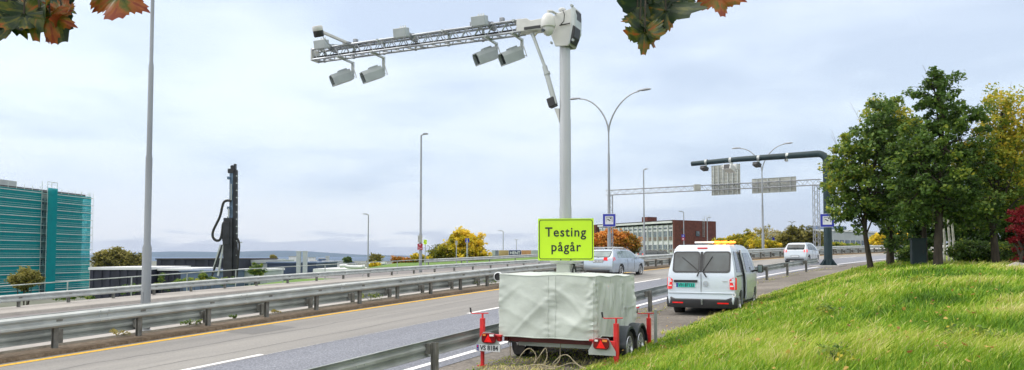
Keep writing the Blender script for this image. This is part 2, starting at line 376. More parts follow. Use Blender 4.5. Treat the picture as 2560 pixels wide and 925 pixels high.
sheet('road', 38, 125, 1.0, [34.7, 40, 48], mLeftRoad, 0.004)
sheet('shoulder', -10, 125, 0.5, list(np.arange(3.6, 8.36, .4))+[8.36], mGravel, -0.008)
sheet('road', -30, 125, 1.0, [19.8, 24, 28, 31.55], mLeftRoad)
sheet('yellow_line', -30, 125, 1.0, [15.99, 16.15], mYellow, 0.005)
sheet('edge_line', 4, 125, 1.0, [8.66, 8.82], mWhite, 0.006)
def dash(n, s0, s1, wd=.14): sheet('lane_marking', s0, s1, 0.5, [n-wd/2, n+wd/2], mWhite, 0.005)
mTar = mat('sealing_tar', (.045, .045, .05), .6, var=.3, vscale=6); mJoint = mat('worn_joint_line', (.33, .33, .33), .8, var=.25, vscale=9)
def wiggle(name, n0, s0, s1, wd, m_, amp=.12, sd=0, dz=.003):
    V = []; Fc = []; S = np.arange(s0, s1, .3)
    for i, a in enumerate(S):
        o_ = amp*noise.noise(Vector((a*.35, sd, 1)))+amp*.4*noise.noise(Vector((a*1.7, sd, 4))); w2 = wd*(.6+.8*abs(noise.noise(Vector((a*.8, sd, 9)))))
        for q in (-.5, .5): pp = P(a, n0+o_+q*w2, dz); V.append(pp)
    for i in range(len(S)-1): Fc.append((2*i, 2*i+1, 2*i+3, 2*i+2))
    o = MB().add(V, Fc).build(name, m_); tag(o, kind='structure')
wiggle('road_crack', 14.6, 2, 30, .022, mTar, .3, 1); wiggle('road_crack', 13.3, 9, 60, .02, mTar, .2, 2); wiggle('road_crack', 10.4, 18, 70, .02, mTar, .25, 3)
wiggle('joint_line', 12.40, 2, 60, .05, mJoint, .05, 5, .0035); wiggle('road_crack', 29.2, 5, 60, .03, mTar, .3, 6)
def patch(n0, n1, s0, s1, m_): sheet('road_patch', s0, s1, .5, [n0, n1], m_, .0025)
mPatch = ground_mat('patch_asphalt', [(.11, .11, .11), (.15, .15, .148), (.20, .198, .19)], 20, .6, .3)
patch(13.1, 14.5, 27, 31, mPatch); patch(14.9, 15.9, 14, 15.5, mPatch); patch(28, 30, 22, 27, mPatch)
# dash ends measured in the photograph: (705,879) and (1207,772)..(1612,702)
dash(12.52, 5.6, 12.3); dash(12.52, 20.2, 24.6); dash(12.52, 30.5, 37.2)
for s in (46, 58, 70, 82, 94): dash(12.52, s, s+4)
for s in (-2.5, 6.0, 11.6, 16.2, 24, 32, 40, 48, 56, 64, 72, 80): dash(26.8, s, s+3.2, .12)
# thin joint line between surfacings
sheet('kerb', -30, 125, 1.0, [16.32, 16.34, 17.12, 17.14], mDirt, 0.0, zf=lambda s, n: zg(s, n)+np.where((n > 16.33) & (n < 17.13), .07, -.03))
sheet('kerb', -30, 125, 1.0, [17.14, 17.16, 17.36, 17.38], mKerb, 0.0, zf=lambda s, n: zg(s, n)+np.where((n > 17.15) & (n < 17.37), .12, -.05))
sheet('pavement', -30, 125, 1.0, [17.38, 18.4, 19.8], mConc, 0.012)
sheet('kerb', -30, 125, 1.0, [31.52, 31.56, 31.8, 32.8, 34.0, 34.3, 34.35], mConc, 0.0, zf=lambda s, n: zg(s, n)+np.where((n > 31.55) & (n < 34.32), .11, -.4))
wt = MB().add([(-9000, 1500, -7.2), (6000, 1500, -7.2), (6000, 9050, -7.2), (-9000, 9050, -7.2)], [(0, 1, 2, 3)]).build('water', mat('fjord_water', (.02, .06, .12), .5, var=.2, vscale=.002)); tag(wt, kind='structure')
# distant hills, the real size of a ridge 9 km away
def hills():
    V = []; Fc = []; us = list(range(-300, 2900, 30))
    def prof(u):
        h = 4+9*math.exp(-((u-420)/130)**2)+13*math.exp(-((u-720)/120)**2)+8*math.exp(-((u-560)/260)**2)+2*math.exp(-((u-1000)/160)**2)
        h -= 7*max(0, (u-820)/500) if u > 820 else 0
        h *= .55
        return max(h+1.0*noise.noise(Vector((u*.017, 3, 1)))+.5*noise.noise(Vector((u*.06, 1, 1))), 0.6)
    for i, u in enumerate(us):
        Yd = 9000
        for d, k in ((0, 0), (500, .55), (1100, 1.0), (2600, .9)):
            p = pt(u, 640.8-prof(u)*k*(1+d/9000)-(k == 0)*0, Yd+d)
            V.append((p.x, Yd+d, -7.5 if k == 0 else p.z))
    for i in range(len(us)-1):
        for k in range(3): a = i*4+k; Fc.append((a, a+4, a+5, a+1))
    o = MB().add(V, Fc).build('hills', mHill, smooth_=True); tag(o, kind='structure')
hills()

# ---------------------------------------------------------------- guard rails
WP = [(0, 0), (.022, 0), (.082, .045), (.082, .085), (.025, .135), (.025, .175), (.082, .225), (.082, .265), (.022, .31), (0, .31), (-.004, .305), (.018, .30), (.074, .262), (.074, .228), (.018, .178), (.018, .132), (.074, .082), (.074, .048), (.018, .008), (-.004, .005)]
def rail(label, s0, s1, n, top, side, postgap, first, name='guardrail', postside=None, mbeam=None, group='guardrails along the motorway', postw=.10, pd=.06, end=False, zoff=0, posttop=-.04, double=False, spacer=True):
    """side +1: beam face towards the left of the road, -1 towards its right"""
    p0 = P(s0, n); t = thing(name, label, 'guardrail', p0, 0, group)
    ss = np.arange(s0, s1+.01, 1.0); path = []
    for s in ss:
        x, y = road_xy(s, n); z = float(zg(s, n))+top-.31+zoff; th = heading(s)
        path.append(((float(x), float(y), z), Vector((-math.cos(th), math.sin(th), 0))*side))
    m = MB(p0); m.sweep(path, WP)
    m2 = m
    for sj in np.arange(first+postgap*.5, min(s1, 62), 3.98):
        pj = []
        for sq in (sj-.16, sj+.16):
            x, y = road_xy(sq, n); th = heading(sq); sd2 = Vector((-math.cos(th), math.sin(th), 0))*side
            pj.append((Vector((float(x), float(y), float(zg(sq, n))+top-.31+zoff))+sd2*.004, sd2))
        m2.sweep(pj, WP)
        for sq in (sj-.1, sj+.1):
            for hh in (.05, .155, .26):
                c2 = P(sq, n+side*.03 if hh == .155 else n+side*.085); c2.z = float(zg(sq, n))+top-.31+zoff+hh; m2.box(c2, (.035, .035, .035))
    m.build('beam', mbeam or mGalv, t)
    if double:
        m = MB(p0); m.sweep([((a[0]-b.x*.16, a[1]-b.y*.16, a[2]-.0), -b) for a, b in path], WP); m.build('rear_beam', mGalv, t)
    sp = first; k = 0
    while sp < s1-.2 and k < 98:
        if sp > s0:
            x, y = road_xy(sp, n-side*(.07+.06*spacer)*1.0); zb_ = float(zg(sp, n)); th = heading(sp)
            pp = Vector((float(x), float(y), zb_-.3)); m = MB(p0); hgt = top+posttop+.3+zoff
            for dx in (-pd, pd):     # an I / U section post
                off = Vector((-math.cos(th), math.sin(th), 0))*dx
                m.box(pp+off*.8+Vector((0, 0, hgt/2)), (.012, postw, hgt), rz=-th)
            m.box(pp+Vector((0, 0, hgt/2)), (2*pd*.8, .012, hgt), rz=-th)
            if spacer: 
                c = P(sp, n-side*.02); c.z = zb_+top-.155+zoff
                m.box(c, (.10, .14, .18), rz=-th)
            m.build('post', mPost, t)
        sp += postgap; k += 1
    return t
# post positions: the nearest median post of the photograph stands at s = 10.3
r2 = rail('near steel guardrail of the median, beside the yellow line', -12, 122, 16.75, .84, -1, 1.99, -9.6, double=True, mbeam=mGalvL)
r2b = rail('lower steel guardrail of the median, facing the far carriageway', -12, 122, 17.85, .52, 1, 1.99, -9.0, zoff=-.0)
r3 = rail('far steel guardrail on the concrete kerb beyond the opposite carriageway', -16, 118, 33.6, .66, -1, 2.0, -13.6, mbeam=mGalvL, zoff=.0)
# parapet rail behind the far rail
def pipe_rail():
    p0 = P(4, 34.2); t = thing('pipe_railing', 'thin grey pipe railing behind the far guardrail', 'railing', p0)
    ss = np.arange(2, 46, 1.5)
    for h, nm in ((.78, 'top_rail'), (.30, 'lower_rail')):
        m = MB(p0); m.tube([P(s, 34.9, h+.25) for s in ss], .03, 6); m.build(nm, mGalv, t)
    for s in np.arange(3, 45, 3.0):
        m = MB(p0); m.tube([P(s, 34.9, -.3), P(s, 34.9, 1.03)], .03, 6); m.build('post', mGalv, t)
pipe_rail()
r1 = rail('steel guardrail in front of the trailer and van, its posts on the verge side', 1, 50.5, 7.92, .70, 1, 3.9, 3.9, spacer=True, mbeam=mGalv)
def poly_rail(label, pts3, top=.75, gap=2.0, side=(0, -1, 0), name='guardrail'):
    p0 = Vector(pts3[0])-Vector((0, 0, top)); t = thing(name, label, 'guardrail', p0, 0, 'guardrails along the motorway')
    L_ = [0]
    for a, b in zip(pts3[:-1], pts3[1:]): L_.append(L_[-1]+(Vector(b)-Vector(a)).length)
    def at(d):
        for i in range(len(pts3)-1):
            if d <= L_[i+1]+1e-6: return Vector(pts3[i]).lerp(Vector(pts3[i+1]), (d-L_[i])/(L_[i+1]-L_[i]))
        return Vector(pts3[-1])
    m = MB(p0); m.sweep([(Vector(p)-Vector((0, 0, .31)), Vector(side)) for p in pts3], WP); m.build('beam', mGalvL, t)
    d = .5
    while d < L_[-1]:
        q = at(d); m = MB(p0); m.box(q+Vector((0, .08, -top/2-.1)), (.1, .07, top+.15)); m.build('post', mPost, t); d += gap
    return t
poly_rail('guardrail of the slip road that starts behind the red sign post', [pt(1060, 648, 70), pt(1150, 644, 73), pt(1240, 640, 77), pt(1340, 635, 82), pt(1440, 630, 88)], gap=4)

# verge post between trailer and van
def stake(x, y, h, name, label, m_, wd=.07, cat='post'):
    z = gz(x, y); m = MB((x, y, z)); m.box((x, y, z+h/2-.1), (wd, wd*.6, h+.2), rz=-.45); o = m.build(name, m_, None, bevel=.004); o.location = (x, y, z); tag(o, label, cat); return o

# ---------------------------------------------------------------- lamp posts
def double_lamp(label, s, n, H=11.2, rbase=.115, k=1.0, arms=True):
    b = P(s, n); th = heading(s); t = thing('street_lamp', label, 'street lamp', b, -th, 'street lamps')
    r = rbase
    m = MB(); m.lathe([(r*1.0, -.3), (r, 2.3), (r*.74, 2.4), (r*.72, 4.7), (r*.60, 4.8), (r*.56, 7.2), (r*.42, 7.3), (r*.38, H-2.2)], seg=16); m.build('pole', mPole, t, True)
    m = MB(); m.lathe([(r*1.25, 0), (r*1.25, .12), (r, .14)], seg=16); m.build('base_collar', mPole, t, True)
    m = MB(); m.box((0, -r*.98, .95), (r*.8, .02, .38)); m.build('hatch', mPole, t, bevel=.006)
    if arms:
        for sx, nm in ((-1, 'arm'), (1, 'arm')):
            pts_ = []
            for i in range(11):
                q = i/10; pts_.append((sx*(2.05*(1-math.cos(q*PI/2))**.85), 0, H-2.3+2.15*math.sin(q*PI/2)+.12*q))
            m = MB(); m.tube(pts_, [r*.45*(1-.35*i/10) for i in range(11)], 8); a = m.build(nm, mPole, t, True)
            e_ = Vector(pts_[-1]); m = MB()
            ring = []
            for i, (d, wd, hh) in enumerate(((-.1, .04, .04), (.0, .07, .06), (.2, .13, .09), (.45, .15, .10), (.65, .12, .08), (.76, .04, .03))):
                ring.append([e_+Vector((sx*d, wd*math.cos(q), .03+.02*d+hh*math.sin(q)*(1 if math.sin(q) > 0 else .5))) for q in np.linspace(0, 2*PI, 12, endpoint=False)])
            vs = [p for rr in ring for p in rr]; fs = []
            for i in range(len(ring)-1):
                for j in range(12): fs.append((i*12+j, i*12+(j+1) % 12, (i+1)*12+(j+1) % 12, (i+1)*12+j))
            fs.append(tuple(range(12))); fs.append(tuple(range(60, 72)))
            m.add(vs, fs); m.build('lamp_head', mPoleD, t, True)
    return t
double_lamp('thick stepped lamp post in the median at the left, its lamps above the picture', 13.4, 18.2, 13.2, .118)
double_lamp('two armed lamp post behind the silver estate car, carrying a blue camera sign', 42.5, 18.2, 10.9, .12)
double_lamp('two armed lamp post behind the dark green gantry arm', 67.5, 18.2, 10.1, .12)
def single_lamp(label, u, vtop, Y, zb_, headu=22, sgn=1, rb=.09, twin=False):
    top = pt(u, vtop, Y); H = top.z-zb_
    t = thing('street_lamp', label, 'street lamp', (top.x, Y, zb_), 0, 'street lamps')
    m = MB(); m.lathe([(rb, 0), (rb, H*.28), (rb*.72, H*.29), (rb*.5, H)], seg=12); m.build('pole', mPole, t, True)
    for sg in ((-1, 1) if twin else (sgn,)):
        ln = headu/F*Y
        m = MB(); m.tube([(0, 0, H-.02), (sg*ln*.35, 0, H+.06)], rb*.4, 8); m.build('arm', mPole, t)
        m = MB(); a = .11; m.prism([(sg*ln*.3, -a, H+.02), (sg*ln, -a*.7, H+.08), (sg*ln, -a*.7, H+.16), (sg*ln*.3, -a, H+.16)], (0, 2*a, 0)); m.build('lamp_head', mPoleD, t, bevel=.02)
    return t
single_lamp('tall single lamp post on the far side, carrying the dark red sign', 1053, 338, 58.5, float(zg(44.5, 34.6)), 17, 1, .12)
single_lamp('single lamp post left of the tall one, above the low white roofs', 921, 537, 95, -6.5, 14, -1, .13)
single_lamp('small lamp post right of the yellow tree', 1258, 578, 150, -1, 12, -1, .13)
single_lamp('tiny lamp post above the billboard, right of the small one', 1291, 600, 190, -1, 5, -1, .12, True)
single_lamp('tiny lamp post between the lime sign and the yellow tree', 1074, 616, 150, -3, 7, -1, .12)
single_lamp('tall slim lamp post in front of the white office facade', 1609, 425, 82, float(zg(72, 34.6)), 10, 1, .12)
single_lamp('lamp post in front of the brick end wall, carrying a round sign', 1709, 530, 112, .2, 12, -1, .12)
single_lamp('lamp post at the right end of the brick wall', 1768, 545, 125, .2, 10, 1, .12)
single_lamp('short twin headed lamp post above the small silver hatchback', 1980, 556, 120, .4, 9, 1, .12, True)

# ---------------------------------------------------------------- signs
def frame_sign(name, label, c, wd, h, rz, m_, th=.03, parent=None, rx=0, cat='road sign'):
    t = thing(name, label, cat, c, rz); return t
def rrect(wd, h, r, y=0, seg=5):
    pts_ = []
    for cx_, cz_, a0 in ((wd/2-r, h/2-r, 0), (-wd/2+r, h/2-r, PI/2), (-wd/2+r, -h/2+r, PI), (wd/2-r, -h/2+r, 1.5*PI)):
        for i in range(seg+1): a = a0+PI/2*i/seg; pts_.append((cx_+r*math.cos(a), y, cz_+r*math.sin(a)))
    return pts_
def plate(name, wd, h, r, y, th, m_, parent, c=(0, 0)):
    m = MB(); m.prism([(p[0]+c[0], y, p[2]+c[1]) for p in rrect(wd, h, r)], (0, th, 0)); return m.build(name, m_, parent)
def ring_plate(name, wd, h, r, t_, y, th, m_, parent):
    a = rrect(wd, h, r); b = rrect(wd-2*t_, h-2*t_, max(r-t_, .005)); n = len(a); m = MB()
    vs = [(p[0], y, p[2]) for p in a]+[(p[0], y, p[2]) for p in b]+[(p[0], y+th, p[2]) for p in a]+[(p[0], y+th, p[2]) for p in b]; fs = []
    for i in range(n):
        j = (i+1) % n; fs += [(i, j, n+j, n+i), (2*n+i, 3*n+i, 3*n+j, 2*n+j), (i, 2*n+i, 2*n+j, j), (n+i, n+j, 3*n+j, 3*n+i)]
    m.add(vs, fs); return m.build(name, m_, parent)
def text(name, s, size, m_, parent, loc, rot=(PI/2, 0, 0), ext=.002, off=0.0, spacing=1.0, sx=1.0, align='CENTER'):
    cu = bpy.data.curves.new(name, 'FONT'); cu.body = s; cu.size = size; cu.extrude = ext; cu.offset = off; cu.space_character = spacing
    cu.align_x = align; cu.align_y = 'CENTER'; cu.resolution_u = 3
    tmp = bpy.data.objects.new('tmp', cu); C.objects.link(tmp); bpy.context.view_layer.update()
    me = bpy.data.meshes.new_from_object(tmp.evaluated_get(bpy.context.evaluated_depsgraph_get())); bpy.data.objects.remove(tmp)
    me.materials.clear(); me.materials.append(m_); me.name = name
    o = bpy.data.objects.new(name, me); C.objects.link(o); o.parent = parent; o.location = loc; o.rotation_euler = rot; o.scale = (sx, 1, 1)
    return o
def camera_sign(label, u, v, Y, px, rz, pole_dy=.12):
    c = pt(u, v, Y); wd = px/F*Y; t = thing('camera_sign', label, 'road sign', c, rz, 'blue camera signs')
    plate('border', wd*1.06, wd*1.06, .03, .0, .02, mSignWhite, t); plate('board', wd, wd, .02, -.006, .006, mSignBlue, t)
    plate('white_field', wd*.66, wd*.66, .03, -.012, .006, mSignWhite, t)
    k = wd
    m = MB(); y = -.020
    m.box((0, y, k*.25), (k*.50, .008, k*.035)); m.box((k*.235, y, k*.04), (k*.03, .008, k*.39)); m.box((-k*.235, y, k*.04), (k*.015, .008, k*.39))
    m.prism([(-k*.17, y, k*.06), (-k*.13, y, k*.12), (k*.10, y, -k*.01), (k*.06, y, -k*.08)], (0, .008, 0))
    m.prism([(k*.04, y, k*.18), (k*.14, y, k*.21), (k*.17, y, k*.10), (k*.10, y, k*.09)], (0, .008, 0))
    m.build('camera_pictogram', mInk, t)
    m = MB(); m.box((0, .07, k*.25), (k*.5, .03, .04)); m.box((0, .07, -k*.25), (k*.5, .03, .04)); m.build('bracket', mGalv, t)
    return t
camera_sign('blue square camera sign on the two armed lamp post behind the estate car', 1523, 550.5, 46.55, 31, -.10)
camera_sign('blue square camera sign on the dark green gantry post beside the trees', 2068, 551, 49.9, 32, -.25)

# main lime sign is built with the trailer below
def small_sign(name, label, u, v, Y, wpx, hpx, mats, cat='road sign', rz=0, pole=None, polem=None, group=None, pole_r=.04):
    c = pt(u, v, Y); k = Y/F; t = thing(name, label, cat, c, rz, group)
    n = len(mats)
    for i, (m_, nm) in enumerate(mats):
        h = hpx*k/n; plate(nm, wpx*k, h*.97, min(.04, h*.2), 0, .03, m_, t, (0, (n-1)*h/2-i*h))
    if pole is not None:
        m = MB(); zb_ = pole-c.z; m.tube([(0, .06, zb_), (0, .06, hpx*k/2)], pole_r, 8); m.build('pole', polem or mGalv, t)
    return t
s_ = small_sign('dark_red_sign', 'dark red sign board low on the tall single lamp post', 1050, 617, 58.3, 13, 16, [(mSignRed, 'board'), (mSignRed, 'board')])
m = MB(); k = 58.3/F
for dx, dz, a, b in ((0, 5, 3.5, 2), (-2.5, -2.2, 3, 1), (2.5, -4.4, 4, 1.2), (-1.5, -6, 5, 1)): m.box((dx*k, -.006, dz*k), (a*k, .006, b*k))
m.build('sign_marks', mSignWhite, s_)
s_ = small_sign('cabinet_sign', 'grey box on the lamp post just above the dark red sign', 1050, 597.5, 58.3, 11, 18, [(mPanel, 'board')], cat='sign')
s_ = small_sign('lime_sign', 'small lime green sign on a thin pole right of the dark red sign', 1063, 605, 66, 8, 12, [(mLime, 'board')], pole=-1.2)
m = MB(); k = 66/F; m.box((-1.5*k, -.008, 0), (2.2*k, .006, 2*k)); m.box((2*k, -.008, 3.2*k), (2*k, .006, 1.5*k)); m.box((1.5*k, -.008, -3*k), (2*k, .006, 1.5*k)); m.build('sign_marks', mInk, s_)
s_ = small_sign('blue_sign', 'small blue sign on a grey pole in front of the yellow tree', 1168, 601, 84, 10, 11, [(mSignBlue, 'board')], pole=-1.0, pole_r=.09)
m = MB(); k = 84/F; m.box((0, -.008, 2*k), (2.5*k, .006, 3*k)); m.box((0, -.008, -2.5*k), (5*k, .006, 1*k)); m.build('sign_marks', mSignWhite, s_)
s_ = small_sign('back_of_sign', 'thin grey sign seen from behind, left of the blue sign', 1141, 607, 74, 6, 11, [(mPanel, 'board')], pole=-1.0)
s_ = small_sign('round_sign', 'round blue sign above a red one on the lamp post at the brick wall', 1708, 593.5, 111.7, 8, 15, [(mSignBlue, 'board'), (mSignRed, 'board')])
m = MB(); k = 111.7/F; m.box((0, -.008, 3.5*k), (3*k, .006, 2*k)); m.box((0, -.008, -3.8*k), (3.5*k, .006, 3*k)); m.build('sign_marks', mSignWhite, s_)
small_sign('blue_round_sign', 'tiny round blue sign among the pale bushes left of the hatchback', 1934, 597, 110, 6, 7, [(mSignBlue, 'board')], pole=.2)

# ---------------------------------------------------------------- dark green gantry with cameras
def gantry():
    b = P(55, 8.0); b = Vector((b.x, b.y, 0)); b = pt(2071, 663, 51.3); b.z = gz(b.x, b.y)
    th = heading(55); top = pt(2060, 383, 51.3)
    H = top.z-b.z; t = thing('gantry', 'dark green cantilever gantry with one bent tubular arm over the road', 'gantry', b, -th)
    m = MB(); pts_ = [(0, 0, 0), (0, 0, H*.5), (0, 0, H-.55)]
    for i in range(1, 7): a = PI/2*i/6; pts_.append((-.55*(1-math.cos(a)), 0, H-.55+.55*math.sin(a)))
    m.tube(pts_[:3], [.27, .25, .23], 18); m.build('post', mGreenPole, t, True)
    m = MB(); Ltip = 9.6; m.tube([pts_[2]]+pts_[3:]+[(-3, 0, H+.02), (-6, 0, H+.05), (-Ltip, 0, H-.02)], [.23]*7+[.21, .19, .17], 18); m.build('arm', mGreenPole, t, True)
    m = MB(); m.lathe([(.36, 0), (.36, .05)], seg=18)
    for q in range(6):
        a = q*PI/3; d = Vector((math.cos(a), math.sin(a), 0)); nrm = Vector((-d.y, d.x, 0))*.012
        m.prism([d*.24+nrm, d*.60+nrm, d*.60+Vector((0, 0, .06))+nrm, d*.24+Vector((0, 0, .55))+nrm], -nrm*2)
    m.build('base_flange', mGreenPole, t)
    m = MB(); m.box((0, -.1, -.07), (1.9, 1.9, .3)); m.build('footing', mConc, t, bevel=.02)
    for x in (-8.45, -6.6, -4.55, -2.55):
        m = MB(); m.lathe([(.215, -.09), (.215, .09)], (x, 0, H+.02), 'X', 16); m.build('clamp', mGalvL, t)
    # camera units
    M3 = t.matrix_basis
    for i, (x, lab, kk, pale) in enumerate(((-8.45, 'black camera at the tip of the dark green gantry arm', 1.0, 0), (-6.5, 'pale camera cluster in front of the large sign back', 1.5, 1), (-4.55, 'black camera under the middle of the dark green gantry arm', 1.0, 0), (-2.55, 'small grey bracket camera nearest to the dark green post', .45, 1))):
        c = Matrix.Translation(b) @ Matrix.Rotation(-th, 4, 'Z') @ Vector((x, -.05, H-.17))
        q = thing('gantry_camera', lab, 'camera', c, -th-.2, 'cameras under the green gantry')
        m = MB(); m.box((0, 0, -.06*kk), (.10*kk, .10, .14*kk)); m.build('bracket', mGalvL, q)
        m = MB(); Mr = Matrix.Rotation(R(-18), 3, 'X'); m.box((-.05, -.15*kk, -.28*kk), (.44*kk, .5*kk, .26*kk), M=Mr); m.build('housing', mHousL if pale else mBlack, q, bevel=.03)
        m = MB(); m.box((-.05, -.415*kk, -.20*kk), (.30*kk, .02, .2*kk), M=Mr); m.build('lens', mGlass, q)
        if i == 1:
            m = MB(); m.box((-.5, 0, -.2), (.55, .4, .1)); m.build('sensor', mHousL, q, bevel=.02)
            m = MB(); m.box((.25, .1, -.3), (.35, .3, .4)); m.build('sensor', mHousL, q, bevel=.03)
            m = MB(); m.lathe([(.0, 0), (.07, .03), (.09, .1), (.09, .2)], (-.35, -.05, -.5)); m.build('sensor', mBlack, q)
gantry()
# ---------------------------------------------------------------- truss gantry with sign panels seen from behind
def truss(m, a, b, s, n, rc=.045, rd=.022, tri=False, up=Vector((0, 0, 1))):
    a, b = Vector(a), Vector(b); d = (b-a).normalized(); side = d.cross(up).normalized()
    cs = [Vector((0, 0, 0))+side*i*s/2+up*j*s/2 for i, j in ((-1, -1), (1, -1), (1, 1), (-1, 1))]
    for c in cs: m.tube([a+c, b+c], rc, 6)
    for k in range(n):
        p, q = a.lerp(b, k/n), a.lerp(b, (k+1)/n)
        for i in range(4):
            j = (i+1) % 4
            if k % 2: m.tube([p+cs[i], q+cs[j]], rd, 4, False)
            else: m.tube([p+cs[j], q+cs[i]], rd, 4, False)
def truss_gantry():
    A = pt(1517, 482, 94); B = pt(2052, 455, 79); zb_ = float(zbase(95))
    t = thing('sign_gantry', 'pale lattice truss gantry across the road far behind', 'gantry', (A.x, A.y, zb_))
    m = MB(t.location); truss(m, A, B, .58, 48, .038, .02); m.build('truss', mPoleD, t)
    for nm, p in (('left', A), ('right', B)):
        q = p.lerp(B if nm == 'left' else A, .02); m = MB(t.location)
        truss(m, (q.x, q.y, -1.5), (q.x, q.y, p.z-.3),   .5, 26, .035, .018, up=Vector((1, 0, 0))); m.build('tower', mPoleD, t)
    d = (B-A).normalized(); rz = math.atan2(d.y, d.x)
    def on(u):
        best = min((abs(1280+F*(A+d*(L_*.1)).x/(A+d*(L_*.1)).y-u), L_) for L_ in range(0, 300)); return A+d*(best[1]*.1)
    for lab, u0, u1, v0, v1, nv, nh in (('tall ribbed grey sign panel seen from behind on the truss gantry', 1776, 1849, 414, 488, 6, 9), ('wide ribbed grey sign panel seen from behind on the truss gantry', 1877, 1990, 447, 483, 4, 4)):
        p0, p1 = on(u0), on(u1); zt = pt(u0, v0, p0.y).z; zb2 = pt(u0, v1, p0.y).z; wd = (p1-p0).length; c = (p0+p1)/2; c.z = (zt+zb2)/2
        back = Vector((-d.y, d.x, 0)); 
        if back.y < 0: back = -back
        q = thing('overhead_sign', lab, 'road sign', c+back*.5, rz, 'sign panels on the truss gantry'); h = zt-zb2
        m = MB(); m.box((0, 0, 0), (wd, .04, h)); m.build('board', mPanel, q)
        m = MB()
        for k in range(nh+1): m.box((0, -.04, -h/2+h*k/nh), (wd, .04, .035))
        m.build('stiffeners', mGalv, q)
        for k in range(nv): m = MB(); m.box((-wd/2+wd*(k+.5)/nv, -.09, 0), (.09, .06, h*.98)); m.build('rib', mGalvL, q)
    p = on(1740); m = MB(); m.box((0, 0, 0), (.7, .5, .75)); o = m.build('equipment_box', mPanel, bevel=.03); o.location = p-Vector((0, .7, -.0)); tag(o, 'small grey box on the truss left of the large sign panel', 'box')
truss_gantry()
# ================================================================ BUILDINGS
def local_frame(a, b):
    """origin a, x along a->b horizontally, y to the left of it"""
    d = Vector((b[0]-a[0], b[1]-a[1], 0)); return math.atan2(d.y, d.x), d.length
# --- block wrapped in teal scaffold netting
def netted():
    YA, YB = 150*1.19, 176*1.19
    A = Vector((-101.8*1.19, 134*1.19, 0)); P1 = pt(219, 486, YB); B = Vector((P1.x, YB, 0))
    rz, Ln = local_frame(A, B); zt = P1.z; zb_ = -8.5; t = thing('scaffolded_building', 'high block wrapped in teal scaffold netting', 'building', (A.x, A.y, zb_), rz)
    H = zt-zb_; dy = -1   # visible side is local -y
    m = MB(); m.box((Ln/2, 9.6, H/2-.6), (Ln-.8, 17, H-1.2)); m.build('wall', mNetBase, t)
    m = MB(); m.box((Ln*.25, 8, H+.5), (Ln*.62, 10, 1.9)); m.build('roof_housing', mGreyB, t)
    m = MB(); m.box((Ln/2, 9.6, H-.35), (Ln+.3, 17.8, .5)); m.build('roof', mRoofD, t)
    nl = int(H/2)
    for k in range(nl+1):
        z = H-1.1-2*k
        if z < 0: break
        m = MB(); m.box((Ln/2+.5, -.15, z), (Ln+1.2, 1.4, .17)); m.box((Ln+.5, 6, z), (1.1, 12, .16)); m.build('deck', mScaf, t)
        m = MB()
        for h in (.5, 1.0): m.box((Ln/2+.5, -.80, z+h), (Ln+1.2, .04, .045)); m.box((Ln+1.05, 6, z+h), (.05, 12, .05))
        m.build('guard_rail', mScaf, t)
    m = MB()
    for k in range(int(Ln/2.6)+1): m.box((k*2.6+.3, -.58, H/2+.3), (.07, .07, H+.6))
    for k in range(5): m.box((Ln+1.1, k*2.6, H/2+.4), (.07, .07, H+.8))
    for k in range(0, nl, 1):
        x = (k*7.3) % (Ln-4); m.bar((x, -.6, H-1.1-2*k-1.9), (x+2.6, -.6, H-1.1-2*k), .05)
    m.build('standards', mScaf, t)
    # window openings behind the decks
    for k in range(min(nl//2+2, 8)):
        m = MB()
        for j in range(int(Ln/2.2)): m.box((1.4+j*2.2, 1.07, H-3.0-3.1*k), (1.3, .08, 1.5))
        if H-3.0-3.1*k > 1: m.build('window_row', mGlassB, t)
    x0 = Ln*.635; 
    # netting as sagging sheets between standards
    def net(xa, xb, y, z0, z1, nm):
        nx, nz_ = max(2, int((xb-xa)/1.3)), max(2, int((z1-z0)/1.0)); V = []; Fc = []
        for i in range(nx+1):
            for j in range(nz_+1):
                x = xa+(xb-xa)*i/nx; z = z0+(z1-z0)*j/nz_
                V.append((x, y+.10*noise.noise(Vector((x*.7, z*.5, y)))-.08*abs(math.sin(z*PI/2)), z))
        for i in range(nx):
            for j in range(nz_): a = i*(nz_+1)+j; Fc.append((a, a+1, a+nz_+2, a+nz_+1))
        return MB().add(V, Fc).build(nm, mNet, t, True)
    net(-.5, x0, -.68, 0, H-.7, 'netting'); net(x0+3.4, Ln+.55, -.68, 0, H-.7, 'netting')
    # hoist tower that stands out from the face
    m = MB()
    for x in (x0, x0+3.4):
        for y in (-2.3, -.8): m.box((x, y, H/2+.9), (.10, .10, H+1.8))
    for k in range(int(H/2)+2): m.box((x0+1.7, -2.3, H+1.7-2*k), (3.4, .05, .12)); m.box((x0+3.4, -1.55, H+1.7-2*k), (.05, 1.5, .12)); m.box((x0+1.7, -2.3, H+1.1-2*k), (3.4, .05, .05))
    m.build('hoist_tower', mScaf, t)
    net(x0, x0+3.4, -2.4, 0, H+.2, 'netting')
    V = []
    m = MB(); m.box((x0+3.46, -1.6, H/2), (.03, 1.6, H)); m.build('netting', mNet, t)
    # loose scaffold end past the corner
    m = MB()
    for y in (-.6, .6): m.tube([(Ln+1.7, y, -.0), (Ln+1.6, y, H+.6)], .05, 5)
    for k in range(nl+1): m.box((Ln+1.35, 0, H-1-2*k), (.6, 1.2, .08))
    m.build('end_frame', mScaf, t)
netted()
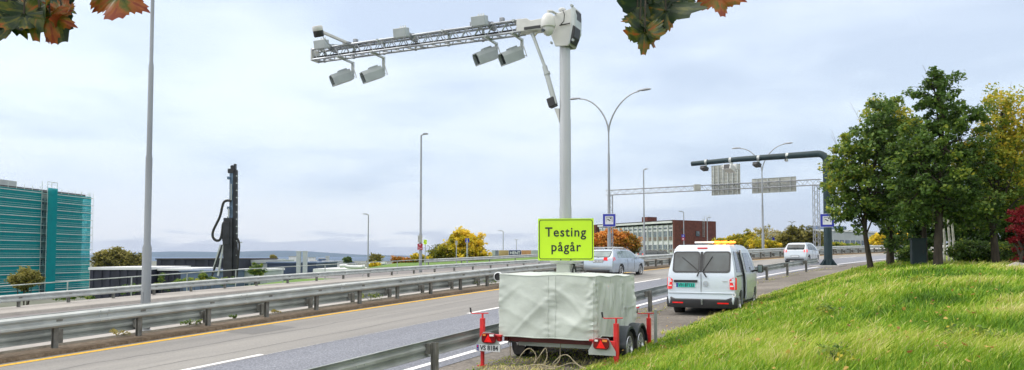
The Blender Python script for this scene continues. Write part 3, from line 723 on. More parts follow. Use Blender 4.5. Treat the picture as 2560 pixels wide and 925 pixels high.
# --- office with white gridded front and brick end
def office():
    Y0 = 180; A = pt(1484, 563, 208); B = pt(1682, 551, Y0); Cc = pt(1786, 555, 188); zt = B.z; zb_ = -.6; H = zt-zb_
    rz, Ln = local_frame(A, B); t = thing('office_building', 'two storey office with white window grid and a blank brick end wall', 'building', (A.x, A.y, zb_), rz)
    # end wall vector in local space
    ca, sa = math.cos(-rz), math.sin(-rz); ex, ey = Cc.x-B.x, Cc.y-B.y; el = Vector((ex*ca-ey*sa, ex*sa+ey*ca, 0))
    m = MB(); m.prism([(0, .25, 0), (Ln, .25, 0), (Ln, .25, H-1.0), (0, .25, H-1.0)], el); m.build('wall', mWallW, t)
    m = MB(); m.prism([(Ln+.02, -.1, 0), (Ln+.62, -.1, 0), (Ln+.62, -.1, H+.1), (Ln+.02, -.1, H+.1)], el*1.0); m.build('end_wall', mBrick, t)
    m = MB(); m.prism([(-1.2, .26, 0), (2.2, .26, 0), (2.2, .26, H+.0), (-1.2, .26, H+.0)], (0, -1.2, 0)); m.build('end_wall', mBrick, t)
    m = MB(); m.prism([(-1, -.35, H-.55), (Ln, -.35, H-.55), (Ln, -.35, H-.1), (-1, -.35, H-.1)], el+Vector((0, .6, 0))); m.build('fascia', mWallW, t)
    m = MB(); m.prism([(-1, -.25, H-.08), (Ln, -.25, H-.08), (Ln, -.25, H+.12), (-1, -.25, H+.12)], el*.98); m.build('roof', mRoofD, t)
    m = MB(); m.box((Ln*.58, 4, H+.8), (2.2, 3, 1.3)); m.build('roof_vent', mBrick, t)
    n = 17; st = Ln/n
    for k in range(n):
        x = st*(k+.5)
        for (za, zc, mm, nm) in ((H-1.75, .35, mGlassB, 'clerestory'), (H-3.05, 1.35, mGlassB, 'window'), (H-6.15, 1.15, mGlassB, 'window')):
            m = MB(); m.box((x, .2, za), (st*.62, .14, zc)); o = m.build(nm, mm, t)
            if nm == 'window':
                m = MB(); m.box((x, .1, za), (.07, .05, zc)); m.box((x, .1, za+zc/2), (st*.7, .06, .08)); m.build('frame', mWallW, o)
        for za, zc in ((H-4.2, .85), (H-7.1, .5)):
            m = MB(); m.box((x, .18, za), (st*.62, .14, zc)); m.build('spandrel', mSpand, t)
    m = MB()
    for k in range(n+1): m.box((st*k, .08, H/2-.4), (.22, .34, H-1.1))
    m.build('pilasters', mWallW, t)
    u = el.normalized(); nrm = Vector((u.y, -u.x, 0))
    if nrm.x < 0: nrm = -nrm
    o0 = Vector((Ln+.62, -.1, 0))
    m = MB()
    for a, z in ((.28, H-2.1), (.33, H-2.1)): m.box(o0+el*a*.6+Vector((0, 0, z))+nrm*.05, (.3, .3, .25))
    m.build('vent', mRoofD, t)
    for z in (H-3.0, H-6.5):
        m = MB(); m.box(o0+el*.54+Vector((0, 0, z))+nrm*.05, (.25, 1.2, 1.2), rz=math.atan2(u.y, u.x)-PI/2); m.build('window', mGlassB, t)
    m = MB(); q = o0+el*.68
    for dd in (-.25, .25): m.bar(q+u*dd+nrm*.2+Vector((0, 0, H-3.8)), q+u*dd+nrm*.2+Vector((0, 0, H+.8)), .07)
    for k in range(9): m.bar(q-u*.25+nrm*.2+Vector((0, 0, H-3.6+.5*k)), q+u*.25+nrm*.2+Vector((0, 0, H-3.6+.5*k)), .05)
    m.build('ladder', mGalv, t)
    m = MB(); m.box(o0+el*.62+Vector((0, 0, H-5.6))+nrm*.3, (.5, 4.2, .12), rz=math.atan2(u.y, u.x)-PI/2); m.build('landing', mGalv, t)
    m = MB()
    for dx in (0, .5, 1.1): m.tube([q+u*dx*1.5+Vector((0, .5, H)), q+u*dx*1.5+Vector((0, .5, H+1.3+dx*.4))], .03, 5)
    m.bar(q+Vector((-.6, .5, H+1.1)), q+u*2+Vector((0, .5, H+1.5)), .04); m.build('antenna', mGalv, t)
office()
def shed(name, label, u0, u1, v0, Y, depth, zb_, m_, roofm=None, roofh=.25, cat='building', Y1=None, corr=0, v1=None, wins=0, group=None):
    A = pt(u0, v0, Y); B = pt(u1, v1 or v0, Y1 or Y); rz, Ln = local_frame(A, B); H = A.z-zb_
    t = thing(name, label, cat, (A.x, A.y, zb_), rz, group)
    m = MB(); m.box((Ln/2, depth/2, (H-roofh)/2), (Ln, depth, H-roofh))
    if corr:
        k = 0.0
        while k < Ln: m.box((k+corr*.25, -.06, (H-roofh)/2), (corr*.45, .16, H-roofh-.05)); k += corr*(1+.5*random.random())
    m.build('wall', m_, t)
    m = MB(); m.box((Ln/2, depth/2, H-roofh/2), (Ln+.3, depth+.5, roofh)); m.build('roof', roofm or mWhiteR, t)
    for k in range(wins):
        m = MB(); m.box((Ln*(k+.5)/wins, -.03, H*.62), (Ln/wins*.6, .08, H*.22)); m.build('window', mGlassB, t)
    return t, Ln, H
shed('corrugated_shed', 'long black corrugated shed with pale flat roof beside the netted block', 226, 366, 668, 105, 14, -8, mShed, mWhiteR, .35, corr=1.0)
shed('corrugated_shed', 'lower black corrugated shed right of the thick lamp post', 398, 480, 671, 108, 10, -8, mShed, mWhiteR, .3, corr=.8)
t_, Ln_, H_ = shed('warehouse', 'black flat warehouse behind the drilling rig', 392, 592, 646, 128, 22, -8, mShed, mRoofD, .2, corr=1.6)
c = pt(505, 668, 118); t = thing('roof_railing', 'white railing in front of the black warehouse', 'railing', (c.x-1.6, 118, -8)); zz_ = c.z+8
for k in range(4): m = MB(); m.box((k*1.05, 0, zz_/2), (.08, .08, zz_)); m.build('post', mWhiteR, t)
for h in (0, -.55): m = MB(); m.box((1.6, 0, zz_+h), (3.3, .07, .08)); m.build('rail', mWhiteR, t)
t_, _, _ = shed('flat_building', 'low blue grey building in front of the black warehouse', 452, 560, 676, 104, 12, -8, mNavyL, mNavyL, .15)
t_, _, _ = shed('flat_building', 'pale grey flat roofed building right of the drilling rig', 592, 668, 650, 135, 16, -8, mGreyB, mGreyB, .5)
shed('flat_building', 'lower pale building with white roof edge behind the dark shrub', 596, 668, 672, 112, 8, -8, mGreyB, mWhiteR, .3, wins=5)
t_, Ln_, H_ = shed('blue_building', 'navy blue building with two tall pale flues', 668, 792, 655, 128, 15, -8, mNavy, mNavyL, .2)
for u in (747, 763):
    c = pt(u, 629, 125.5); q = thing('flue', 'left one of two tall pale flues by the navy building' if u == 747 else 'right one of two tall pale flues by the navy building', 'chimney', (c.x, c.y, -8), 0, 'pale flues'); 
    m = MB(); m.box((0, 0, (c.z+8)/2), (.66, .5, c.z+8)); m.build('shaft', mGreyB, q, bevel=.04); m = MB(); m.box((0, 0, c.z+8.03), (.76, .6, .12)); m.build('cap', mGalvL, q)
shed('white_building', 'long white low building behind the far guardrail', 786, 905, 672, 118, 14, -8, mWhiteR, mWhiteR, .8, wins=0)
m = MB(); p0 = pt(845, 667, 112); m.tube([pt(850, 665, 112), pt(862, 664, 112), pt(870, 667, 112), pt(900, 668, 112), pt(912, 666, 112)], .28, 10); o = m.build('roof_duct', mWhiteR, None, True); tag(o, 'thick white bent duct above the long white building', 'duct')
FB = [(652, 682, 668-18, 240, mNavy, 'dark blue hall far left of the flues'), (690, 708, 647, 300, mWhiteR, 'white roofed hall left of the flues'), (705, 726, 652, 210, mGreyB, 'pale hall close left of the flues'), (722, 740, 640, 420, mWhiteR, 'slim white tower block left of the flues'),
      (770, 786, 643, 380, mWhiteR, 'white gabled hall just right of the flues'), (774, 788, 650, 230, mNavyL, 'blue hall just right of the flues'), (796, 812, 645, 460, mNavyL, 'blue grey block in the far distance'), (806, 830, 652, 260, mGreyB, 'low pale block in the far distance'), (814, 822, 640, 600, mGreyB, 'thin far tower with a mast'),
      (826, 850, 656, 300, mWhiteR, 'white low hall in the far distance'), (838, 862, 652, 520, mGreyB, 'wide pale block near the sea haze'), (862, 888, 658, 240, mGreyB, 'grey low hall right of the duct'), (868, 884, 653, 620, mNavyL, 'farthest blue block near the sea haze'), (925, 960, 655, 130, mGreyB, 'flat kiosk roof in front of the yellow bush')]
for u0, u1, v0, Y, m_, lab in FB: shed('distant_building', lab, u0, u1, v0, Y, (u1-u0)/F*Y*.8, -7.6, m_, mWhiteR if m_ is not mWhiteR else mGreyB, .3, wins=3 if Y < 320 else 0)
# billboard wall
c0 = pt(1230, 626, 150); c1 = pt(1345, 626, 150)
t = thing('billboard_wall', 'long low hoarding with tan and navy advertising panels, one reading HENT', 'billboard', (c0.x, 150, -1.5)); Hh = c0.z+1.5
mTan = mat('tan_panel', (.42, .30, .13), .6, var=.3, vscale=.5); mSlate = mat('slate_panel', (.16, .18, .22), .6, var=.3, vscale=.8); mOr = mat('orange_tan_panel', (.42, .22, .10), .6, var=.3, vscale=.6); mNv = mat('navy_panel', (.01, .02, .08), .5)
x = 0; kk = 150/F
for wpx, mm in ((8, mGreyB), (9, mSlate), (25, mTan), (31, mNv), (25, mOr), (17, mGreyB)):
    ww = wpx*kk; m = MB(); m.box((x+ww/2, 0, Hh-.5), (ww*.98, .2, 1.05)); o = m.build('panel', mm, t)
    if mm is mNv: text('lettering', 'HENT', .78, mSignWhite, o, (x+ww/2, -.12, Hh-.5), off=.02)
    x += ww
m = MB(); m.box((x/2, .2, Hh/2-.5), (x, .2, Hh-.6)); m.build('wall', mGreyB, t)
# white sign with round discs left of it
t = thing('disc_sign', 'small white cluster of round discs left of the long hoarding', 'sign', pt(1222, 632, 150)); k = 150/F
for dx, dz in ((-4, 0), (2, 3), (3, -3), (-1, -1)): m = MB(); m.lathe([(2.6*k, -.04), (2.6*k, .04)], (dx*k, 0, dz*k), 'Y', 14); m.build('disc', mWhiteR, t)
m = MB(); m.box((0, .1, -1), (.1, .1, 2)); m.build('post', mGalv, t)
# far right office behind the gantry post
A = pt(2076, 571, 175); t, Ln_, H_ = shed('office_building', 'pale blue office with a brick lower floor behind the gantry post', 2068, 2190, 573, 175, 20, -1, mGreyB, mWhiteR, .4, Y1=190, v1=577)
m = MB(); m.box((Ln_/2, -.25, H_*.22), (Ln_, .3, H_*.44)); m.build('lower_wall', mBrickL, t)
for k in range(9): m = MB(); m.box((Ln_*(k+.5)/9, -.05, H_*.62), (Ln_/9*.7, .12, H_*.22)); m.build('window', mGlassB, t)
m = MB(); m.box((Ln_*.45, 6, H_+.5), (Ln_*.35, 6, 1.2)); m.build('roof_housing', mNavyL, t)

# ---------------------------------------------------------------- drilling rig
def rig():
    Yr = 96; k = Yr/F; b = pt(578, 640, Yr); zb_ = -8.2; t = thing('drilling_rig', 'tall black drilling rig with looping hoses on its mast', 'drilling rig', (b.x, Yr, zb_))
    def q(u, v, dy=0): p = pt(u, v, Yr+dy); return Vector((p.x-b.x, dy, p.z-zb_))
    top = q(585, 420); 
    def col(u0, v0, u1, v1, wpx, dpt, m_, nm, dy=0): m = MB(); m.bar(q(u0, v0, dy), q(u1, v1, dy), wpx*k, dpt); return m.build(nm, m_, t, bevel=.05)
    col(586, 700, 586.5, 425, 11, .7, mDarkRig, 'leader'); col(577, 700, 579, 428, 5, .45, mRigBlue, 'guide', -.2)
    col(572, 700, 573, 545, 20, 1.1, mDarkRig, 'lower_mast', -.1); col(566, 612, 567.5, 555, 9, .8, mDarkRig, 'rotary_drive', -.5)
    m = MB(); m.box(q(580, 428), (15*k, .9, 11*k)); m.box(q(588, 417), (4*k, .5, 14*k)); m.lathe([(.0, -.2), (5*k, -.2), (5*k, .2), (0, .2)], q(582, 418), 'Y', 14); m.build('mast_head', mDarkRig, t)
    for v in (445, 520, 545): m = MB(); m.box(q(573, v, -.3), (8*k, .5, 7*k)); m.build('bracket', mRigBlue, t, bevel=.03)
    m = MB()
    for v in range(440, 640, 18): m.box(q(592, v, -.3), (2.2*k, .3, 2.2*k))
    m.build('bolts', mGalvL, t)
    m = MB()
    for u0, v0, u1, v1 in ((578, 460, 578, 500), (571, 520, 571, 545)): m.bar(q(u0, v0, -.55), q(u1, v1, -.55), 2.2*k)
    m.build('cylinder', mGalvL, t)
    for pts_, r in (([(577, 502), (568, 501), (560, 504), (556, 514), (551, 540), (541, 560), (532, 578), (531, 592), (538, 601), (548, 602), (553, 594), (556, 575), (557, 560), (562, 554), (567, 556)], 3.2), ([(590, 592), (596, 600), (599, 612), (596, 640), (592, 690)], 2.6), ([(585, 597), (592, 610), (594, 650)], 2), ([(560, 562), (555, 580), (558, 606), (566, 612)], 2.2)):
        m = MB(); P_ = [q(a, bb, -.5) for a, bb in pts_]
        # smooth the hose
        for _ in range(2):
            Q = [P_[0]]
            for a, c in zip(P_[:-1], P_[1:]): Q += [a.lerp(c, .25), a.lerp(c, .75)]
            P_ = Q+[P_[-1]]
        m.tube(P_, r*k, 8); m.build('hose', mRubber, t, True)
    for u0, v0, u1, v1, mm in ((530, 690, 556, 612, mDarkRig), (545, 690, 560, 606, mGalvL), (534, 672, 552, 612, mGalvL)): m = MB(); m.bar(q(u0, v0, -.4), q(u1, v1, -.4), 3.6*k, .2); m.build('strut', mm, t)
    m = MB(); m.box(q(600, 606, -.3), (9*k, .4, 2.5*k)); m.build('platform', mGalv, t)
    m = MB(); m.box((1.0, 3.0, 2.0), (3.0, 6.5, 1.8)); m.build('upper_body', mDarkRig, t, bevel=.1)
    m = MB(); m.box((-.9, .9, 2.2), (1.1, 1.8, 2.0)); cb = m.build('cab', mRigBlue, t, bevel=.08); m = MB(); m.box((-.9, -.02, 2.5), (.85, .05, 1.1)); m.build('window', mGlass, cb)
    for sx in (-1.0, 2.2):
        prof = [(sx-.35, 2.2+2.6*math.cos(a)+(0), .5+.48*math.sin(a)) for a in np.linspace(0, 2*PI, 20, endpoint=False)]
        m = MB(); m.prism(prof, (.7, 0, 0)); m.build('crawler_track', mRubber, t)
rig()
# ================================================================ VEGETATION
GREEN = [(0, (.035, .07, .018)), (.35, (.105, .19, .042)), (.6, (.22, .30, .045)), (.8, (.40, .41, .05)), (1, (.66, .50, .06))]
mLeafG = leaf_mat('green_foliage', GREEN)
mLeafY = leaf_mat('yellow_foliage', [(0, (.10, .12, .015)), (.35, (.34, .33, .025)), (.65, (.72, .56, .03)), (1, (.9, .66, .06))])
mLeafO = leaf_mat('orange_foliage', [(0, (.09, .10, .015)), (.3, (.28, .20, .03)), (.6, (.62, .24, .035)), (1, (.8, .36, .08))])
mLeafR = leaf_mat('crimson_foliage', [(0, (.09, .01, .015)), (.6, (.28, .02, .03)), (1, (.42, .06, .07))])
mLeafOl = leaf_mat('olive_foliage', [(0, (.08, .085, .02)), (.5, (.27, .25, .055)), (1, (.5, .42, .14))])
def leaf_cloud(name, centres, rad, nper, size, tone, material, parent, origin, tvar=.12, flat=.5, droop=.15):
    cs = np.asarray(centres, float); n = len(cs)*nper
    idx = np.repeat(np.arange(len(cs)), nper); rr = np.asarray(rad, float) if np.ndim(rad) else np.full(len(cs), rad)
    d = rng.normal(size=(n, 3)); d /= np.linalg.norm(d, axis=1)[:, None]+1e-9
    p = cs[idx]+d*(rr[idx]*rng.random(n)**.45)[:, None]*np.array([1, 1, .75])
    nrm = rng.normal(size=(n, 3))*flat+np.array([0, 0, .6]); nrm /= np.linalg.norm(nrm, axis=1)[:, None]
    a = rng.normal(size=(n, 3)); a -= nrm*(a*nrm).sum(1)[:, None]; a /= np.linalg.norm(a, axis=1)[:, None]; b = np.cross(nrm, a)
    sz = size*(.6+.8*rng.random(n)); hl = (sz*.62)[:, None]; hw = (sz*.36)[:, None]
    V = np.stack([p-a*hl, p+b*hw+nrm*hw*.35-a*hl*.1, p+a*hl-np.array([0, 0, 1])*hl*droop, p-b*hw+nrm*hw*.35-a*hl*.1], 1).reshape(-1, 3)-np.asarray(origin)
    Fc = np.arange(n*4).reshape(-1, 4)
    tn = np.asarray(tone(p) if callable(tone) else tone)+rng.normal(size=n)*tvar+(rng.normal(size=len(cs))*tvar*.9)[idx]
    return fast_mesh(name, V, Fc, material, np.clip(tn, 0, 1), parent)
def ell_points(ells, n, shell=.45):
    """ells: (centre, (rx,ry,rz)) - points with some clumping"""
    vol = np.array([e[1][0]*e[1][1]*e[1][2] for e in ells])**.8; pk = rng.choice(len(ells), n, p=vol/vol.sum()); out_ = []
    for i in pk:
        c, r = ells[i]; d = rng.normal(size=3); d /= np.linalg.norm(d); out_.append(np.array(c)+d*np.array(r)*(rng.random()**shell)*(1+(.22*abs(rng.normal()) if rng.random() < .22 else 0)))
    return np.array(out_)
def tree(name, label, base, trunk, tr, ells, nclump, nper, crad, lsize, tone, material, group=None, cat='tree', bark=None, limbs=18, tvar=.12, shell=.45):
    base = Vector(base); t = thing(name, label, cat, base, 0, group); bark = bark or mBark
    m = MB(base); nT = len(trunk); m.tube([base-Vector((0, 0, .2))]+[Vector(p) for p in trunk], [tr*1.35]+[tr*(1-.72*(i+0)/nT) for i in range(nT)], 10)
    m.build('trunk', bark, t, True)
    cs = ell_points(ells, nclump, shell)
    if limbs:
        m = MB(base); T = [Vector(p) for p in trunk]
        for k in range(limbs):
            c = Vector(cs[rng.integers(len(cs))]); f = rng.random()*.75+.2; i = min(int(f*(nT-1)), nT-2); a = T[i].lerp(T[i+1], f*(nT-1)-i)
            if a.z > c.z-.1: a = T[max(0, i-1)]
            mid = a.lerp(c, .5)+Vector((rng.normal()*.1, rng.normal()*.1, .12+.1*rng.random()))*(c-a).length*.5
            m.tube([a, mid, c], [tr*.34, tr*.2, tr*.07], 5)
            for _ in range(2):
                c2 = c+Vector(rng.normal(size=3))*crad*1.6; m.tube([mid.lerp(c, .5), c2], [tr*.1, tr*.03], 4, False)
        m.build('branches', bark, t, True)
    leaf_cloud('crown', cs, crad*(.6+.8*rng.random(len(cs))), nper, lsize, tone, material, t, base, tvar)
    return t
def E_(u, v, ru, rv, Y, ry=None): c = pt(u, v, Y); k = Y/F; return (tuple(c), (ru*k, ry or (ru+rv)/2*k, rv*k))
def base_at(u, v, Y): p = pt(u, v, Y); p.z = gz(p.x, p.y); return p
def line(uvs, Y): return [pt(u, v, Y) for u, v in uvs]
def yel(cu, cv, sp, lo, hi, Y, base_=.3):
    """warmer leaves towards the outside of a crown at a pixel centre"""
    def f(p):
        u = CXP+F*p[:, 0]/p[:, 1]; v = 640.8-F*(p[:, 2]-E0)/p[:, 1]
        return lo+(hi-lo)*np.clip(((cv-v)/sp[1]*.8+np.abs(u-cu)/sp[0]*.5), 0, 1)
    return f
b1 = base_at(2180, 682, 25.5); b2 = base_at(2226, 668, 27); b3 = base_at(2345, 662, 23.5); b4 = base_at(2313, 655, 26); b5 = base_at(2490, 662, 24)
tree('maple_tree', 'leaning young maple nearest to the gantry post, yellowing at its left edge', b1, line([(2172, 640), (2165, 600), (2160, 560), (2172, 480), (2190, 400), (2200, 330)], 25.5), .085,
     [E_(2150, 450, 85, 120, 25.5), E_(2120, 530, 62, 55, 25.5), E_(2200, 330, 65, 75, 25.5), E_(2115, 400, 45, 70, 25.3), E_(2200, 520, 70, 60, 25.5), E_(2165, 340, 50, 55, 25.5)], 250, 50, .25, .105,
     lambda p: .26+.66*np.clip((2190-(CXP+F*p[:, 0]/p[:, 1]))/170, 0, 1)*np.clip((640-(640.8-F*(p[:, 2]-E0)/p[:, 1]))/330, .1, 1)+.0, mLeafG, 'trees on the verge', tvar=.14)
tree('maple_tree', 'straight trunked maple second from the gantry post, leaves sprouting low on its trunk', b2, line([(2225, 620), (2222, 570), (2220, 500), (2222, 420), (2225, 330), (2222, 280)], 27), .115,
     [E_(2225, 420, 70, 110, 27), E_(2215, 290, 50, 48, 27), E_(2240, 520, 70, 55, 27), E_(2222, 590, 16, 38, 26.8), E_(2230, 350, 60, 70, 27), E_(2255, 300, 40, 45, 27)], 210, 50, .26, .105,
     yel(2220, 430, (110, 150), .26, .66, 27), mLeafG, 'trees on the verge', tvar=.14)
tree('oak_tree', 'tallest tree, a dark green oak standing in the middle of the row', b3, line([(2345, 620), (2348, 540), (2345, 450), (2352, 370), (2356, 290), (2350, 220)], 23.5), .12,
     [E_(2350, 260, 60, 85, 23.5), E_(2340, 200, 36, 30, 23.5), E_(2330, 360, 95, 85, 23.5), E_(2370, 440, 110, 90, 23.5), E_(2290, 450, 75, 90, 23.5), E_(2420, 320, 55, 70, 23.5), E_(2280, 230, 22, 32, 23.5), E_(2440, 270, 20, 26, 23.5), E_(2410, 520, 90, 50, 23.5), E_(2290, 540, 55, 40, 23.5)], 380, 50, .22, .10,
     .30, mLeafG, 'trees on the verge', limbs=30, tvar=.12)
tree('slim_tree', 'slim dark trunk just left of the tall oak', b4, line([(2312, 620), (2310, 560), (2316, 500), (2318, 420)], 26), .08,
     [E_(2318, 480, 50, 60, 26)], 70, 45, .26, .10, .25, mLeafG, 'trees on the verge', limbs=8)
tree('birch_tree', 'yellowing tree with a dark trunk at the right end of the row', b5, line([(2487, 620), (2482, 570), (2490, 480), (2500, 380), (2505, 280)], 24), .11,
     [E_(2500, 300, 55, 75, 24), E_(2545, 330, 45, 100, 24), E_(2470, 400, 70, 80, 24), E_(2520, 470, 70, 80, 24), E_(2450, 540, 60, 55, 24), E_(2600, 420, 60, 140, 24), E_(2490, 235, 20, 22, 24)], 360, 48, .26, .085,
     yel(2450, 520, (150, 190), .30, .82, 24), mLeafG, 'trees on the verge', limbs=26, tvar=.15)
# background thicket
TH = [(2310, 480, 70, 110, 31, .12, 'dark green tree behind the oak trunk'), (2400, 470, 75, 130, 32, .16, 'dense green tree behind the oak, right of its trunk'), (2480, 480, 70, 140, 33, .24, 'green tree behind the yellowing one'), (2560, 470, 70, 160, 31, .22, 'green tree behind the crimson shrub'), (2650, 450, 90, 170, 30, .2, 'green tree beyond the right edge of the picture')]
for i, (u, v, ru, rv, Y, tn, lab) in enumerate(TH):
    b = base_at(u, 655, Y); tree('thicket_tree', lab, b, [Vector((b.x, b.y, b.z+h)) for h in (.8, 2, 3.5, 4.5)], .09, [E_(u, v, ru, rv, Y), E_(u, 580, ru*1.05, 62, Y)], 220, 30, .34, .14, tn, mLeafG, 'trees behind the verge', limbs=8, tvar=.12)
for i, (u, Y) in enumerate(((2360, 29), (2372, 28.4), (2382, 28.7))):
    b = base_at(u, 652, Y); t = thing('slim_birch', ('left', 'middle', 'right')[i]+' one of three thin pale birch stems right of the oak trunk', 'tree', b, 0, 'pale birch stems')
    m = MB(b); m.tube([b, pt(u+2, 600, Y), pt(u-2, 560, Y), pt(u+3, 500, Y)], [.05, .045, .035, .02], 7); m.build('trunk', mBirch, t, True)
    leaf_cloud('crown', [tuple(pt(u+rng.normal()*15, 520+rng.normal()*25, Y)) for _ in range(14)], .3, 22, .07, .45, mLeafG, t, b)
def bush(name, label, ells, ncl, nper, crad, ls, tone, material, zb_, group=None, tvar=.15, cat='bush', trunk=True, shell=.4):
    c = ells[0][0]; b = Vector((c[0], c[1], zb_)); t = thing(name, label, cat, b, 0, group)
    cs = ell_points(ells, ncl, shell)
    if trunk:
        m = MB(b)
        for k in range(7):
            q = Vector(cs[k]); m.tube([b+Vector((rng.normal()*.1, rng.normal()*.1, -.1)), b.lerp(q, .5)+Vector((0, 0, .2)), q], [.05*(1+crad), .03*(1+crad), .012], 5)
        m.build('stems', mBark, t)
    leaf_cloud('foliage', cs, crad*(.6+.7*rng.random(len(cs))), nper, ls, tone, material, t, b, tvar); return t
bush('crimson_shrub', 'crimson leaved shrub at the right edge of the picture', [E_(2556, 560, 26, 55, 22), E_(2570, 600, 30, 55, 22)], 140, 50, .12, .05, .5, mLeafR, gz(pt(2560, 640, 22).x, 22), cat='shrub')
LowS = [(2430, 630, 60, 26, 27, .28), (2500, 635, 50, 24, 26.5, .25), (2290, 640, 40, 20, 28.5, .3), (2545, 640, 30, 22, 24, .3)]
for (u, v, ru, rv, Y, tn), lab in zip(LowS, ('low dark undergrowth right of the oak trunk', 'low undergrowth behind the yellowing tree trunk', 'low undergrowth around the dark cabinet', 'low undergrowth beneath the crimson shrub')):
    p = pt(u, v, Y); bush('undergrowth', lab, [E_(u, v, ru, rv, Y)], 90, 45, .2, .08, tn, mLeafG, gz(p.x, p.y), 'undergrowth below the trees')
# far bushes and trees
bush('yellow_tree', 'round bright yellow tree beyond the slip road', [E_(1160, 618, 45, 34, 100), E_(1185, 625, 30, 30, 100), E_(1120, 632, 40, 22, 101), E_(1150, 600, 25, 22, 100), E_(1090, 640, 22, 14, 101)], 330, 42, .6, .30, lambda p: .18+.6*np.clip((CXP+F*p[:, 0]/p[:, 1]-1085)/90, 0, 1), mLeafY, -1.2, tvar=.15, cat='tree')
bush('orange_tree', 'orange and russet tree in front of the white office', [E_(1525, 600, 30, 28, 125), E_(1558, 605, 28, 26, 125), E_(1495, 610, 20, 26, 125), E_(1585, 615, 18, 18, 125)], 260, 40, .7, .34, lambda p: .75-.5*np.clip((CXP+F*p[:, 0]/p[:, 1]-1540)/55, 0, 1), mLeafO, -1, tvar=.18, cat='tree')
bush('yellow_bush', 'amber bush just behind the lit light bar of the van', [E_(1810, 612, 34, 17, 115), E_(1845, 608, 30, 20, 115), E_(1870, 600, 16, 20, 116)], 170, 40, .6, .3, .42, mLeafY, -.5)
bush('pale_birch_bush', 'pale feathery birches around the second two armed lamp post', [E_(1900, 595, 20, 28, 112), E_(1925, 588, 18, 26, 112), E_(1945, 595, 16, 24, 112)], 70, 26, .5, .22, .75, mLeafOl, -.5, tvar=.2)
bush('yellow_bush', 'amber bush below the pale birches', [E_(1900, 612, 34, 12, 108), E_(1940, 614, 26, 10, 108)], 90, 40, .5, .28, .5, mLeafY, -.5)
bush('olive_tree', 'broad olive green tree behind the small hatchback', [E_(1985, 597, 34, 26, 108), E_(2025, 597, 28, 24, 108), E_(1960, 605, 18, 20, 108), E_(2045, 606, 20, 18, 108)], 260, 40, .6, .3, .32, mLeafOl, -.5, tvar=.16, cat='tree')
bush('yellow_bush', 'bright yellow bush seen between the two maple trunks', [E_(2200, 600, 26, 14, 90), E_(2250, 598, 34, 20, 92)], 130, 40, .5, .24, .6, mLeafY, -.3)
bush('green_bush', 'green bush low in front of the pale blue office', [E_(2090, 614, 30, 7, 100), E_(2130, 615, 26, 6, 100)], 60, 40, .35, .2, .55, mLeafG, -.3)
bush('bushy_hillock', 'round olive yellow clump of trees beside the netted block', [E_(262, 655, 26, 22, 150), E_(290, 648, 34, 26, 150), E_(330, 656, 30, 20, 150), E_(350, 662, 18, 14, 150), E_(287, 630, 8, 10, 149)], 330, 40, .8, .42, .42, mLeafOl, -8, tvar=.14, cat='trees')
bush('roadside_tree', 'olive roadside tree in front of the netted block', [E_(62, 695, 30, 24, 62), E_(85, 700, 22, 16, 62), E_(50, 705, 26, 18, 62)], 150, 42, .3, .15, .42, mLeafOl, -4.5, cat='tree')
bush('dark_shrub', 'dark green shrub above the rail right of the rig', [E_(640, 672, 13, 15, 78), E_(632, 678, 14, 10, 78), E_(652, 680, 12, 8, 78)], 60, 40, .25, .14, .35, mLeafG, -6)
bush('dark_shrub', 'small green shrub at the foot of the rig struts', [E_(508, 690, 9, 14, 74), E_(530, 700, 14, 6, 74)], 46, 40, .22, .13, .45, mLeafG, -6)
bush('dark_shrub', 'leafy growth below the rail left of the rig foot', [E_(470, 705, 40, 8, 66), E_(560, 702, 36, 8, 68), E_(410, 715, 34, 8, 64)], 90, 40, .25, .12, .4, mLeafG, -5)
bush('dark_shrub', 'green growth behind the rail at the foot of the thick lamp post', [E_(405, 690, 8, 12, 80), E_(330, 722, 40, 8, 60), E_(180, 738, 60, 8, 52)], 90, 40, .25, .12, .4, mLeafG, -5)
bush('far_tree', 'small olive tree beside the kiosk roof', [E_(940, 648, 13, 12, 140), E_(930, 655, 10, 7, 140)], 60, 36, .6, .3, .45, mLeafOl, -7, cat='tree')
bush('far_bush', 'yellow bush below the kiosk roof', [E_(936, 662, 12, 5, 110)], 30, 36, .4, .25, .65, mLeafY, -6)
bush('far_tree', 'tiny grey green tree left of the small olive one', [E_(868, 650, 8, 6, 200)], 26, 30, .6, .4, .2, mLeafG, -7, cat='tree')
bush('far_tree', 'small amber tree above the navy building', [E_(682, 646, 7, 7, 200)], 26, 30, .6, .4, .55, mLeafOl, -7, cat='tree')
bush('far_bush', 'russet and yellow bushes left of the tall lamp post', [E_(1000, 652, 15, 7, 92), E_(1020, 654, 14, 6, 92), E_(990, 648, 8, 6, 92)], 60, 36, .4, .22, .45, mLeafO, -3)
bush('far_bush', 'yellow green bush behind the foot of the tall lamp post', [E_(1045, 646, 15, 11, 92), E_(1062, 650, 12, 8, 92)], 70, 36, .4, .24, .5, mLeafY, -3)
bush('far_bush', 'pale grey bushes left of the yellow tree', [E_(1088, 634, 8, 7, 130)], 26, 30, .5, .3, .2, mLeafOl, -3)
